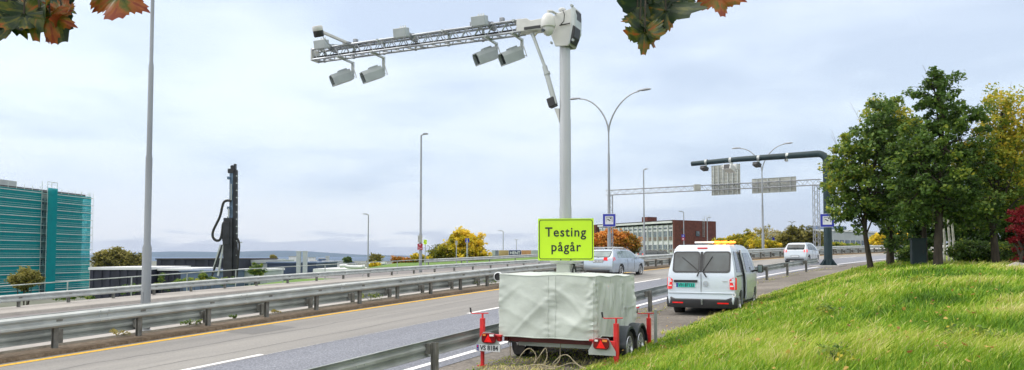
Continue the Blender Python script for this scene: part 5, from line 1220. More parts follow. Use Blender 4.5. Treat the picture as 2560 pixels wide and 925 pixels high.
def end_patch(name, xs, zs, yf, parent, m_, off=.008, r=0, dirn=-1, wf=None):
    """rounded patch on the rear (dirn -1) or front face; xs=(x0,x1) zs=(z0,z1), yf(z) = y of the face"""
    cx_, cz_ = (xs[0]+xs[1])/2, (zs[0]+zs[1])/2; pr = rrect(xs[1]-xs[0], zs[1]-zs[0], r or .01, seg=4); vs = []
    for p in pr: 
        z = p[2]+cz_; x = cx_+p[0]*(wf(z) if wf else 1); vs.append((x, yf(z)+dirn*off, z))
    m = MB(); n = len(vs); m.add(vs+[(v[0], v[1]-dirn*off*1.6, v[2]) for v in vs], [tuple(range(n)), tuple(range(n, 2*n))[::-1]]+[(i, (i+1) % n, (i+1) % n+n, i+n) for i in range(n)])
    return m.build(name, m_, parent)
def lerp_tab(x, xs, ys): return float(np.interp(x, xs, ys))
# ---- van
def van():
    loc = Vector((4.57, 22.9, 0)); hd_ = R(25); right = Vector((math.cos(hd_), -math.sin(hd_), 0)); fw = Vector((math.sin(hd_), math.cos(hd_), 0))
    c = loc+right*1.0; zz1 = pt(1690, 787, 23).z
    c.z = zz1; t = thing('van', 'silver van parked on the gravel shoulder, amber light bar lit on its roof', 'van', c, -hd_)
    t.scale = (1.045, 1.045, 1.045)
    def hwf(y, z):
        h = lerp_tab(z, [.25, .5, .95, 1.12, 1.5, 1.85, 1.99], [.90, .945, .955, .94, .865, .785, .70]); 
        h *= lerp_tab(y, [-.02, .12, .6, 4.0, 4.6, 4.9], [.955, .99, 1, 1, .96, .84]); return h
    def yr(z): return lerp_tab(z, [.3, .45, .62, 1.05, 1.15, 1.80, 1.93, 1.99], [.03, .0, .03, .05, .07, .30, .38, .55])
    prof = [(.12, .30), (.02, .34), (.0, .45), (.03, .62), (.05, 1.05), (.07, 1.15), (.30, 1.80), (.38, 1.93), (.55, 1.985), (1.4, 2.0), (2.6, 2.0), (3.2, 1.97), (3.55, 1.86), (4.2, 1.28), (4.45, 1.14), (4.85, .98), (4.93, .80), (4.95, .45), (4.88, .27)]
    prof += [(3.4, .27), (1.45, .27), (.45, .30)]
    body = car_body('body', prof, hwf, t, mVan, [((0, 0, z), (0, 0, 1)) for z in (.5, .8, 1.12, 1.5, 1.85)]+[((0, y, 0), (0, 1, 0)) for y in (.12, .6, 1.4, 2.6, 4.0, 4.6)], .07, ((3.92, .40), (.96, .40)))
    wf = lambda z: lerp_tab(z, [1.1, 1.8], [1.0, .90])
    for x0, x1 in ((-.80, -.04), (.04, .80)):
        fr = end_patch('rear_window', (x0, x1), (1.20, 1.80), yr, t, mGlass, .010, .09, wf=lambda z: 1)
    # the panes taper with the body
    for sx in (-1, 1): pass
    for x0, x1 in ((-.755, -.085), (.085, .755)): end_patch('rear_pane', (x0, x1), (1.245, 1.755), yr, t, mGlassC, .014, .07)
    m = MB(); m.box((0, yr(1.5)-.0, 1.5), (.07, .03, .60), M=Matrix.Rotation(R(-19.5), 3, 'X')); m.build('centre_pillar', mBlack, t)
    for x, z0, z1, x2 in ((-.10, 1.10, 1.22, -.04), (.16, 1.08, 1.22, .05)):
        m = MB(); m.tube([(x, yr(z0)-.03, z0), (x2, yr(z1)-.035, z1+.03)], .018, 6); m.tube([(x2, yr(1.24)-.03, 1.24), (x2+(-.5 if x < 0 else .25), yr(1.64)-.03, 1.64 if x < 0 else 1.66)], .010, 5); m.build('wiper', mBlack, t)
    m = MB(); m.box((0.01, yr(.85)-.004, .83), (.010, .02, .68)); m.build('door_gap', mBlack, t)
    m = MB(); m.box((0, yr(.65)-.010, .64), (1.80, .03, .035)); m.build('crease', mVan, t, bevel=.012)
    for sx in (-1, 1):
        # wrap-round tail lamps
        vs = [(sx*.955, .17, .98), (sx*.955, .17, 1.40), (sx*.93, .10, 1.41), (sx*.80, .05, 1.34), (sx*.80, .035, 1.0)]
        vs = [(sx*.965, .14, .74), (sx*.960, .17, 1.06), (sx*.90, .06, 1.08), (sx*.785, .045, 1.02), (sx*.795, .022, .75), (sx*.90, .022, .74)]
        m = MB(); cc = Vector((0, -.022, 0)); m.prism(vs, cc); tl = m.build('tail_light', mRedGl, t, bevel=.008)
        for z in (.96, .84): m = MB(); m.box((sx*.85, .006 if z < .9 else .014, z), (.09, .012, .035)); m.build('lamp_segment', mClear, tl)
    m = MB(); m.box((-.42, yr(1.0)-.012, .965), (.66, .05, .07)); m.build('plate_lamp_strip', mBlack, t, bevel=.01)
    pl = plate('number_plate', .52, .12, .01, yr(.85)-.02, .014, mPlateG, t, (-.42, .855))
    m = MB(); m.box((-.655, yr(.85)-.022, .855), (.045, .006, .115)); m.build('country_band', mSignBlue, pl); text('lettering', 'VH 87133', .125, mInk, pl, (-.395, yr(.85)-.022, .852), off=.002, sx=.85)
    # round emblem
    m = MB(); m.lathe([(.062, -.004), (.074, -.004), (.074, .008), (.062, .008)], (.14, yr(.9)-.02, .90), 'Y', 28); ybe = yr(.9)-.024
    e_ = lambda a, b_: m.bar((.14+a[0], ybe, .90+a[1]), (.14+b_[0], ybe, .90+b_[1]), .010, .006)
    e_((-.022, .062), (0, .012)); e_((0, .012), (.022, .062)); e_((-.052, .034), (-.020, -.052)); e_((-.020, -.052), (0, -.006)); e_((0, -.006), (.020, -.052)); e_((.020, -.052), (.052, .034)); m.build('emblem', mRim, t)
    m = MB(); m.box((.66, yr(1.0)-.012, .97), (.13, .008, .022)); m.build('model_badge', mRim, t)
    # bumper
    m = MB(); pr = []
    xs = np.linspace(-.97, .97, 15)
    vs = []; fs = []
    for x in xs:
        k = abs(x)/.97; yy = -.075+.17*k**6; vs += [(x, yy+.02, .53 if abs(x) > .70 else .475), (x, yy, .50 if abs(x) > .7 else .455), (x, yy+.0, .33), (x, yy+.06, .23), (x, yy+.25, .22), (x, yy+.30, .50)]
    for i in range(14):
        for k in range(6): l = (k+1) % 6; fs.append((i*6+k, (i+1)*6+k, (i+1)*6+l, i*6+l))
    fs += [tuple(range(6)), tuple(14*6+k for k in range(6))]
    m.add(vs, fs); bp = m.build('rear_bumper', mat('grey_black_bumper', (.035, .037, .042), .5, var=.08), t, True)
    for sx in (-1, 1): m = MB(); m.box((sx*.62, -.072, .37), (.30, .012, .035), rz=sx*.06); m.build('reflector', mRedGl, bp)
    m = MB(); m.tube([(.05, .1, .34), (.05, -.08, .34), (.05, -.10, .42)], .022, 8); m.lathe([(0, -.03), (.026, -.015), (.026, .015), (0, .03)], (.05, -.10, .45)); m.build('tow_hitch', mGalv, t, True)
    m = MB(); m.lathe([(.03, -.006), (.055, -.006), (.055, .01), (.03, .01)], (.90, .02, .60), 'Y', 18); m.build('fog_lamp', mClear, t)
    m = MB(); m.box((0, yr(1.9)-.02, 1.895), (.28, .03, .03)); m.build('brake_light', mRedGl, t)
    # right side: windows
    for sx in (-1, 1):
        side_patch('side_window', [(.42, 1.22), (1.28, 1.20), (1.28, 1.78), (.58, 1.80)], hwf, sx, t, mGlassC)
        side_patch('side_window', [(1.55, 1.20), (2.58, 1.18), (2.58, 1.78), (1.55, 1.78)], hwf, sx, t, mGlassC)
        side_patch('side_window', [(2.80, 1.18), (3.98, 1.16), (3.98, 1.22), (3.35, 1.76), (2.80, 1.78)], hwf, sx, t, mGlassC)
        side_patch('door_seam', [(2.69, .42), (2.71, .42), (2.71, 1.86), (2.69, 1.86)], hwf, sx, t, mBlack, .004)
        side_patch('door_seam', [(1.40, .42), (1.42, .42), (1.42, 1.86), (1.40, 1.86)], hwf, sx, t, mBlack, .004)
        side_patch('sill_trim', [(1.5, .30), (3.4, .30), (3.4, .36), (1.5, .36)], hwf, sx, t, mBlack, .01)
        side_patch('slide_rail', [(.35, 1.09), (1.42, 1.09), (1.42, 1.12), (.35, 1.12)], hwf, sx, t, mBlack, .008)
        m = MB(); m.bar((sx*(hwf(2.6, 1.05)+.02), 2.48, 1.06), (sx*(hwf(2.6, 1.05)+.02), 2.64, 1.06), .025, .05); m.bar((sx*(hwf(2.9, 1.05)+.02), 2.80, 1.06), (sx*(hwf(2.9, 1.05)+.02), 2.98, 1.06), .025, .05); m.build('door_handle', mBlack, t)
        m = MB(); m.bar((sx*.90, 3.88, 1.20), (sx*1.04, 3.86, 1.22), .06); m.box((sx*1.12, 3.84, 1.27), (.16, .13, .26)); mr = m.build('wing_mirror', mBlack, t, bevel=.03)
        m = MB(); m.box((sx*1.12, 3.77, 1.27), (.12, .01, .20)); m.build('mirror_glass', mGlassL, mr)
        for yc in (.96, 3.92): wheel(t, (sx*.80, yc, .32), .335, .23, sx, 5, .21)
    # sliding door on the right side: a proud panel
    m = MB(); vs = []
    ys = np.linspace(1.50, 2.66, 6); zs_ = [.42, .7, 1.0, 1.15, 1.5, 1.83]; off = .055
    o = side_patch('sliding_door', [(1.50, .42), (2.66, .42), (2.66, 1.84), (1.50, 1.84)], hwf, 1, t, mVan, off, 8); o.modifiers['s'].thickness = .05
    side_patch('door_window', [(1.62, 1.20), (2.54, 1.18), (2.54, 1.76), (1.62, 1.76)], hwf, 1, o, mGlassC, off+.032)
    side_patch('dark_reflection', [(1.42, .42), (1.52, .42), (1.52, 1.84), (1.42, 1.84)], hwf, 1, o, mBlack, off-.01, 8)  # reflected shadow on the rear side, put in as a black strip
    # windshield
    m = MB(); m.add([(-.74, 3.60, 1.85), (.74, 3.60, 1.85), (.84, 4.22, 1.29), (-.84, 4.22, 1.29)], [(0, 1, 2, 3)]); m.build('windscreen', mGlass, t, loc=(0, .008, .012))
    for sx in (-1, 1): m = MB(); m.box((sx*.68, 4.90, .82), (.36, .08, .17), rz=-sx*.3); m.build('headlight', mClear, t, bevel=.02)
    # light bar
    m = MB(); m.box((.16, 1.35, 2.035), (1.10, .10, .03)); lb = m.build('light_bar_base', mBlack, t)
    m = MB(); m.box((-.13, 1.35, 2.07), (.56, .20, .055)); m.build('light_bar_cover', mWhiteR, lb, bevel=.02)
    mAm = mat('lit_amber', (.9, .35, .03), .3, emit=(1, .26, .02), es=1.9)
    for k in range(3): m = MB(); m.box((.26+.20*k, 1.35, 2.07), (.19, .20, .058)); m.build('beacon', mAm, lb, bevel=.02)
    for k in range(3):
        li = bpy.data.lights.new('beacon_glow', 'POINT'); li.energy = 14; li.color = (1, .38, .06); li.shadow_soft_size = .08; lo_ = bpy.data.objects.new('beacon_glow', li); C.objects.link(lo_); lo_.parent = t; lo_.location = (.26+.2*k, 1.20, 2.15)
    # dark interior hint: seats seen through nothing; underbody
    m = MB(); m.box((0, 2.4, .32), (1.5, 3.6, .12)); m.build('underbody', mBlack, t)
van()
# ---- estate car and hatchbacks
def passenger(name, label, cat, loc, hdg, W, prof, hwtab, archs, rw, tail, m_, sidewins, ylen, glass=mGlassC, wheelr=.32, rails=False, group=None, lit=mRedGl, rearwin=None, plate_z=.78, bev=.05, roofH=1.4, plate_txt=None, ws=None):
    t = thing(name, label, cat, loc, -hdg, group)
    zt_, ht_ = hwtab
    def hwf(y, z): return lerp_tab(z, zt_, ht_)*lerp_tab(y, [0, .12, .6, ylen-.9, ylen-.3, ylen], [.90, .97, 1, 1, .94, .78])
    b = car_body('body', prof, hwf, t, m_, [((0, 0, z), (0, 0, 1)) for z in zt_[1:-1]]+[((0, y, 0), (0, 1, 0)) for y in (.12, .6, ylen-.9, ylen-.3)], bev, [(a_, wheelr+.045) for a_ in archs])
    rear = [(z, y) for y, z in prof[:rw+1]]; rz_, ry_ = [r[0] for r in rear], [r[1] for r in rear]
    yf = lambda z: lerp_tab(z, rz_, ry_)
    x_, z0, z1 = rearwin; end_patch('rear_window', (-x_, x_), (z0, z1), yf, t, mGlass, .012, .07)
    end_patch('rear_pane', (-x_+.04, x_-.04), (z0+.035, z1-.03), yf, t, glass, .018, .05)
    m = MB(); m.tube([(0, yf(z0)-.03, z0), (-.30, yf(z0+.08)-.035, z0+.05)], .012, 5); m.build('wiper', mBlack, t)
    for sx in (-1, 1):
        for pl_ in sidewins: side_patch('side_window', pl_, hwf, sx, t, glass, .006)
        xa, xb, za, zb2 = tail
        pts_ = [(sx*xa, za+.02), (sx*xb, za-.04), (sx*xb, zb2), (sx*(xa+.02), zb2-.01)]
        m = MB(); m.prism([(x, yf(z)+(.10 if abs(x) > xb-.02 else 0)-.012, z) for x, z in pts_]+[], (0, -.035, 0)); tl = m.build('tail_light', lit, t, bevel=.01)
        side_patch('tail_light_wrap', [(.06, za-.02), (.26, za+.03), (.24, zb2), (.06, zb2)], hwf, sx, tl, lit, .008)
        m = MB(); ym = prof_mirror = ylen*.66; m.bar((sx*.80, ym, .93), (sx*.93, ym, .96), .04); m.box((sx*.96, ym, 1.0), (.18, .10, .13)); m.build('wing_mirror', m_, t, bevel=.03)
        for yc in archs: wheel(t, (sx*(W/2-.13), yc, wheelr), wheelr, .20, sx, 7, wheelr*.68)
        m = MB()
        for yh in (ylen*.33, ylen*.52): m.bar((sx*(hwf(yh, .86)+.012), yh, .86), (sx*(hwf(yh, .86)+.012), yh+.17, .86), .02, .03)
        m.build('door_handles', m_, t)
        side_patch('door_seam', [(ylen*.40, .35), (ylen*.40+.015, .35), (ylen*.40+.015, .92), (ylen*.40, .92)], hwf, sx, t, mBlack, .003)
        side_patch('door_seam', [(ylen*.60, .35), (ylen*.60+.015, .35), (ylen*.60+.015, .92), (ylen*.60, .92)], hwf, sx, t, mBlack, .003)
        if rails:
            m = MB(); m.tube([(sx*.58, .45, roofH-.02), (sx*.60, .6, roofH+.05), (sx*.60, 2.1, roofH+.06), (sx*.60, 2.3, roofH)], .018, 6); m.build('roof_rail', mRim, t, True)
        m = MB(); m.box((sx*.6, ylen-.08, .62), (.32, .12, .13), rz=-sx*.4); m.build('headlight', mClear, t, bevel=.02)
    if rails:
        for y in (.95, 1.75): m = MB(); m.box((0, y, roofH+.10), (1.32, .09, .035)); m.build('roof_bar', mWhiteM, t, bevel=.01)
    pl_ = plate('number_plate', .52, .115, .01, yf(plate_z)-.022, .014, mSignWhite, t, (0, plate_z)); fr_ = ring_plate('plate_frame', .56, .15, .01, .02, yf(plate_z)-.02, .014, mBlack, pl_); fr_.location.z = plate_z
    for o in (t.children[-1],): pass
    if plate_txt: text('lettering', plate_txt, .115, mInk, pl_, (.02, yf(plate_z)-.024, plate_z), off=.001, sx=.85)
    m = MB(); m.box((0, -.035, .30), (W*.72, .12, .12)); m.build('bumper_insert', mBlack, t, bevel=.03)
    m = MB(); m.box((0, ylen*.5, .26), (W*.8, ylen*.75, .1)); m.build('underbody', mBlack, t)
    if ws: m = MB(); (ya, za), (yb, zb3) = ws; m.add([(-W*.36, ya, za), (W*.36, ya, za), (W*.42, yb, zb3), (-W*.42, yb, zb3)], [(0, 1, 2, 3)]); m.build('windscreen', mGlass, t, loc=(0, .006, .012))
    return t
def place(u, v, Y): p = pt(u, v, Y); p.z = gz(p.x, p.y)+.006; return p
eY = 40; Lc = place(1456, 700, eY); h_ = R(31); cc = Lc+Vector((math.cos(h_), -math.sin(h_), 0))*.885; cc.z = gz(cc.x+1, cc.y+1)+.01
EP = [(.10, .24), (.0, .34), (-.03, .52), (.0, .72), (.06, .98), (.42, 1.34), (.52, 1.395), (1.4, 1.43), (2.3, 1.42), (2.75, 1.36), (3.45, .98), (4.25, .84), (4.52, .66), (4.58, .40), (4.50, .24), (4.10, .24)]
eprof = EP+[(3.2, .22), (1.5, .22), (.5, .24)]
passenger('estate_car', 'silver estate car with roof rails, seen between the lime sign and the trailer cover', 'car', cc, h_, 1.77, eprof, ([.2, .45, .70, .92, 1.15, 1.42], [.84, .88, .885, .865, .76, .60]), (1.02, 3.72), 6, (.30, .80, .83, 1.0), mAudi,
          [[(.62, .99), (1.25, .97), (1.25, 1.32), (.82, 1.31)], [(1.33, .97), (2.18, .96), (2.18, 1.34), (1.33, 1.34)], [(2.26, .96), (3.15, .95), (2.72, 1.27), (2.26, 1.34)]], 4.58, mGlassL, .325, True, rearwin=(.62, 1.00, 1.33), plate_z=.80, roofH=1.42, plate_txt='DN 33131', ws=((2.80, 1.33), (3.42, 1.0)))
hY = 55; Lc = place(1958, 655, hY); h_ = R(36); cc = Lc+Vector((math.cos(h_), -math.sin(h_), 0))*.83; cc.z = gz(cc.x+1, cc.y+1)+.0
HP = [(.10, .22), (.0, .32), (-.02, .52), (.03, .74), (.07, .94), (.38, 1.36), (.50, 1.45), (1.3, 1.50), (2.0, 1.48), (2.45, 1.38), (2.95, 1.0), (3.40, .86), (3.60, .66), (3.64, .38), (3.56, .22), (3.30, .22)]
hprof = HP+[(2.5, .21), (1.0, .21)]
hb = passenger('hatchback', 'small pale silver hatchback driving away beside the dark green gantry post', 'car', cc, h_, 1.66, hprof, ([.2, .45, .70, .92, 1.2, 1.5], [.79, .825, .83, .81, .72, .58]), (.58, 2.95), 6, (.58, .80, .82, 1.0), mCompact,
          [[(.46, .99), (.95, .97), (.95, 1.36), (.62, 1.36)], [(1.02, .97), (1.66, .96), (1.66, 1.40), (1.02, 1.40)], [(1.73, .96), (2.62, .95), (2.30, 1.28), (1.73, 1.40)]], 3.64, mGlassC, .29, rearwin=(.60, 1.0, 1.36), plate_z=.52, roofH=1.5, lit=mRedBr, ws=((2.47, 1.36), (2.93, 1.02)))
# far traffic and parked cars
def repaint(root, old, new):
    for o in [root]+list(root.children_recursive):
        if o.type == 'MESH' and o.data.materials and o.data.materials[0] is old: o.data = o.data.copy(); o.data.materials[0] = new
for lab, u, Y, hd, col, zz2 in (('white car passing behind the rail between the two maple trunks', 2178, 98, 130, mWhiteCar, None), ('white car behind the rail left of the dark cabinet', 2292, 99, 130, mWhiteCar, None), ('dark grey car parked in front of the office, left of the slim lamp post', 1600, 112, 70, mDarkCar, -.45), ('dark car parked in front of the office, farther left', 1625, 118, 70, mDarkCar, -.45)):
    c_ = copy_tree(hb); c_['label'] = lab; p = pt(u, 640, Y); p.z = (gz(p.x, p.y) if zz2 is None else E0+.0-.6); c_.location = p; c_.rotation_euler = (0, 0, -R(hd)); c_.name = 'parked_car' if zz2 else 'hatchback'
    bpy.context.view_layer.update(); repaint(c_, mCompact, col)
# bicycle hoops in front of the office
for k in range(6):
    p = pt(1637+k*9.2, 632, 125); t = MB(); t.tube([(0, 0, -1.2), (0, 0, .35), (.12, 0, .55), (.45, 0, .62), (.55, 0, .55)], .06, 6); o = t.build('bicycle_hoop', mPoleD, None, True); o.location = p; tag(o, 'curved dark grey hoop in the row in front of the white office', 'hoop', 'hoops in front of the office')
# ---- person in orange vest
def person():
    p = pt(1569, 640, 86); p.z = E0+pt(1569, 617, 86).z-E0-1.76; t = thing('person', 'standing person in an orange vest beyond the estate car', 'person', p, .3)
    V = [(0, 0, .95), (0, 0, 1.15), (0, .01, 1.40), (0, 0, 1.50), (0, -.01, 1.66), (.09, 0, .90), (.10, .02, .50), (.10, 0, .08), (.10, -.12, .03), (-.09, 0, .90), (-.11, -.03, .50), (-.11, .02, .08), (-.11, -.10, .03), (.19, 0, 1.40), (.25, 0, 1.13), (.22, -.16, .95), (.21, -.22, .88), (-.19, 0, 1.40), (-.25, .02, 1.12), (-.24, -.06, .88), (-.24, -.09, .80)]
    Ed = [(0, 1), (1, 2), (2, 3), (3, 4), (0, 5), (5, 6), (6, 7), (7, 8), (0, 9), (9, 10), (10, 11), (11, 12), (2, 13), (13, 14), (14, 15), (15, 16), (2, 17), (17, 18), (18, 19), (19, 20)]
    rad = [.15, .14, .15, .06, .105, .10, .07, .05, .045, .10, .07, .05, .045, .06, .045, .035, .035, .06, .045, .035, .035]
    def skin(name, V, Ed, rad, m_, parent, root=0):
        me = bpy.data.meshes.new(name); me.from_pydata(V, Ed, []); me.materials.append(m_); o = bpy.data.objects.new(name, me); C.objects.link(o); o.parent = parent
        o.modifiers.new('skin', 'SKIN'); sv = me.skin_vertices[0].data
        for i, r_ in enumerate(rad): sv[i].radius = (r_, r_*.85)
        sv[root].use_root = True; s_ = o.modifiers.new('sub', 'SUBSURF'); s_.levels = 1; s_.render_levels = 2; return o
    skin('body', V, Ed, rad, mSkin, t)
    skin('vest', [V[0], V[1], V[2], V[13], V[17]], [(0, 1), (1, 2), (2, 3), (2, 4)], [.175, .17, .18, .08, .08], mVest, t)
    skin('trousers', [V[0], V[5], V[6], V[7], V[9], V[10], V[11]], [(0, 1), (1, 2), (2, 3), (0, 4), (4, 5), (5, 6)], [.16, .12, .09, .07, .12, .09, .07], mTrous, t)
    m = MB(); m.lathe([(.0, .125), (.07, .11), (.115, .05), (.118, -.01), (.1, -.05)], (0, .01, 1.66)); m.build('hair', mHair, t, True)
person()
# dark cabinet under the trees, stone
b = base_at(2296, 655, 25.5); t = thing('electrical_cabinet', 'dark green metal cabinet standing left of the oak trunk', 'cabinet', b, -.35)
m = MB(); m.box((0, 0, .42), (.42, .5, .95)); m.build('body', mGreenPole, t, bevel=.012); m = MB(); m.box((0, 0, .92), (.48, .56, .05)); m.build('roof', mGreenPole, t); m = MB(); m.box((0, -.256, .44), (.36, .012, .8)); d_ = m.build('door', mGreenPole, t); m = MB(); m.box((.12, -.268, .5), (.02, .02, .1)); m.build('handle', mBlack, d_)
m = MB(); bm = bmesh.new(); bmesh.ops.create_icosphere(bm, subdivisions=3, radius=.35)
for v in bm.verts: v.co *= 1+.35*noise.noise(v.co*4); v.co.z *= .6
me = bpy.data.meshes.new('boulder'); bm.to_mesh(me); bm.free(); me.materials.append(mStone); o = bpy.data.objects.new('boulder', me); C.objects.link(o); o.location = base_at(2545, 655, 20.5); tag(o, 'grey boulder below the crimson shrub', 'boulder')
# ================================================================ OVERHANGING MAPLE LEAVES
mLeafM = leaf_mat('maple_leaf', [(0, (.010, .022, .014)), (.35, (.022, .045, .016)), (.55, (.10, .11, .015)), (.75, (.30, .09, .015)), (1, (.20, .035, .012))], .45, .30)
def leaf_mesh(size, seed, autumn):
    r_ = random.Random(seed); lob = [(-150, .50), (-115, .66), (-88, .47), (-62, .86), (-30, .50), (0, 1.0), (30, .50), (62, .86), (88, .47), (115, .66), (150, .50), (180, .30)]
    th_ = [math.radians(a) for a, _ in lob]; rr_ = [b_*(1+.12*r_.uniform(-1, 1)) for _, b_ in lob]; na = 132; rings = 11; V = [(0, 0, 0)]; Fc = []; tone = []
    c1, c2, c3 = r_.uniform(-.5, .9), r_.uniform(-.7, .7), r_.uniform(.5, 1.3)
    out_ = []
    for i in range(na):
        a = -PI+2*PI*i/na; rad = np.interp(a, [th_[-1]-2*PI]+th_, [rr_[-1]]+rr_); rad *= 1+.09*(1 if i % 4 == 0 else (-.5 if i % 4 == 2 else .1))*(rad > .3); out_.append((a, rad))
    for q in range(1, rings+1):
        for a, rad in out_:
            rr2 = rad*(q/rings)*size*.62; x, y = rr2*math.sin(a), rr2*math.cos(a); z = c1*x*x/size*2+c2*y*y/size*1.3+.06*size*math.sin(a*5+c3)*(q/rings)**2+.05*size*noise.noise(Vector((x/size*3, y/size*3, seed)))
            V.append((x, y, z))
    for i in range(na): Fc.append((0, 1+i, 1+(i+1) % na)); tone.append(.2)
    for q in range(rings-1):
        for i in range(na): a = 1+q*na+i; b_ = 1+q*na+(i+1) % na; Fc.append((a, b_, b_+na, a+na)); 
    me = bpy.data.meshes.new('leaf'); me.from_pydata(V, [], Fc); me.update()
    at = me.attributes.new('tone', 'FLOAT', 'FACE')
    for i, f in enumerate(me.polygons):
        c_ = f.center; d = c_.length/size; n_ = noise.noise(Vector((c_.x/size*5, c_.y/size*5, seed*1.7))); 
        an = math.degrees(math.atan2(c_.x, c_.y)); vein = min(abs(an-q) for q in (0, 62, -62, 115, -115)); side = abs(((d*14) % 1)-.5)
        tv_ = .12+autumn*.62+.75*(d-.25)*(.35+autumn)+.38*n_+.12*noise.noise(Vector((c_.x/size*16, c_.y/size*16, seed)))
        if vein*d < 1.1: tv_ += .16
        at.data[i].value = min(1, max(0, tv_))
    me.materials.append(mLeafM); me.polygons.foreach_set('use_smooth', [True]*len(me.polygons)); return me
def branch(lab, top, leaves):
    tp = pt(*top); t = thing('maple_branch', lab, 'branch', tp, 0, 'maple branches hanging into the picture')
    ends = []
    for k, (u, v, Y, size, roll, tilt, yaw, aut) in enumerate(leaves):
        p = pt(u, v, Y); o = bpy.data.objects.new('leaf', leaf_mesh(size, k*3.1+top[0], aut)); C.objects.link(o); o.parent = t; o.location = p-tp
        o.rotation_euler = (Matrix.Rotation(yaw, 3, 'Z') @ Matrix.Rotation(tilt, 3, 'X') @ Matrix.Rotation(roll, 3, 'Z')).to_euler()
        q = p-tp; ends.append(q)
        m = MB(); m.tube([Vector((q.x*.35, q.y*.35, .06)), Vector((q.x*.8, q.y*.8, q.z*.4+.05)), q], .0016, 5); m.build('leaf_stalk', mBark, t)
    m = MB(); m.tube([(-.5, .5, .95), (-.2, .2, .5), (0, 0, .06)]+[ends[0]*.3], [.02, .012, .005, .002], 6); m.build('twig', mBark, t, True)
D = R
branch('maple leaves, dark green with rusty tips, hanging at the top left corner', (60, -110, 1.45),
       [(55, -12, 1.45, 0.180, D(190), D(72), D(10), .10), (138, -10, 1.50, 0.171, D(200), D(80), D(-15), .05), (15, 16, 1.43, 0.142, D(150), D(75), D(25), .04), (98, 20, 1.40, 0.095, D(185), D(60), D(-10), .38), (155, 33, 1.42, 0.095, D(150), D(65), D(-20), .95), (60, 36, 1.39, 0.090, D(200), D(70), D(15), .30), (22, 53, 1.42, 0.076, D(170), D(80), D(0), .30), (95, -32, 1.5, 0.171, D(170), D(85), D(0), .1), (125, 40, 1.4, 0.085, D(190), D(70), D(5), .85)])
branch('small rusty maple leaf tip at the top edge, left of the thick lamp post', (300, -100, 1.5), [(300, -12, 1.5, .125, D(180), D(78), D(5), .95), (262, -14, 1.52, .075, D(200), D(70), D(10), .7), (330, -22, 1.55, .07, D(160), D(75), D(-10), .9)])
branch('green and yellowing maple leaves hanging right of the camera mast', (1640, -110, 1.5),
       [(1625, 3, 1.5, 0.166, D(172), D(82), D(5), .08), (1600, 50, 1.46, 0.092, D(210), D(70), D(25), .45), (1612, 80, 1.44, 0.087, D(175), D(68), D(-5), .5), (1665, 28, 1.48, 0.078, D(130), D(72), D(-20), .4), (1660, 73, 1.5, 0.046, D(170), D(60), D(-25), .7), (1590, 88, 1.47, 0.046, D(190), D(60), D(30), .8), (1700, -20, 1.52, 0.083, D(165), D(70), D(-10), .55)])
branch('orange maple leaf at the top edge, rightmost of the hanging leaves', (1790, -100, 1.5), [(1795, -14, 1.5, 0.098, D(185), D(75), D(-5), .9), (1760, -22, 1.52, 0.051, D(150), D(70), D(10), .8), (1835, -11, 1.55, 0.051, D(140), D(70), D(-15), 1.0)])
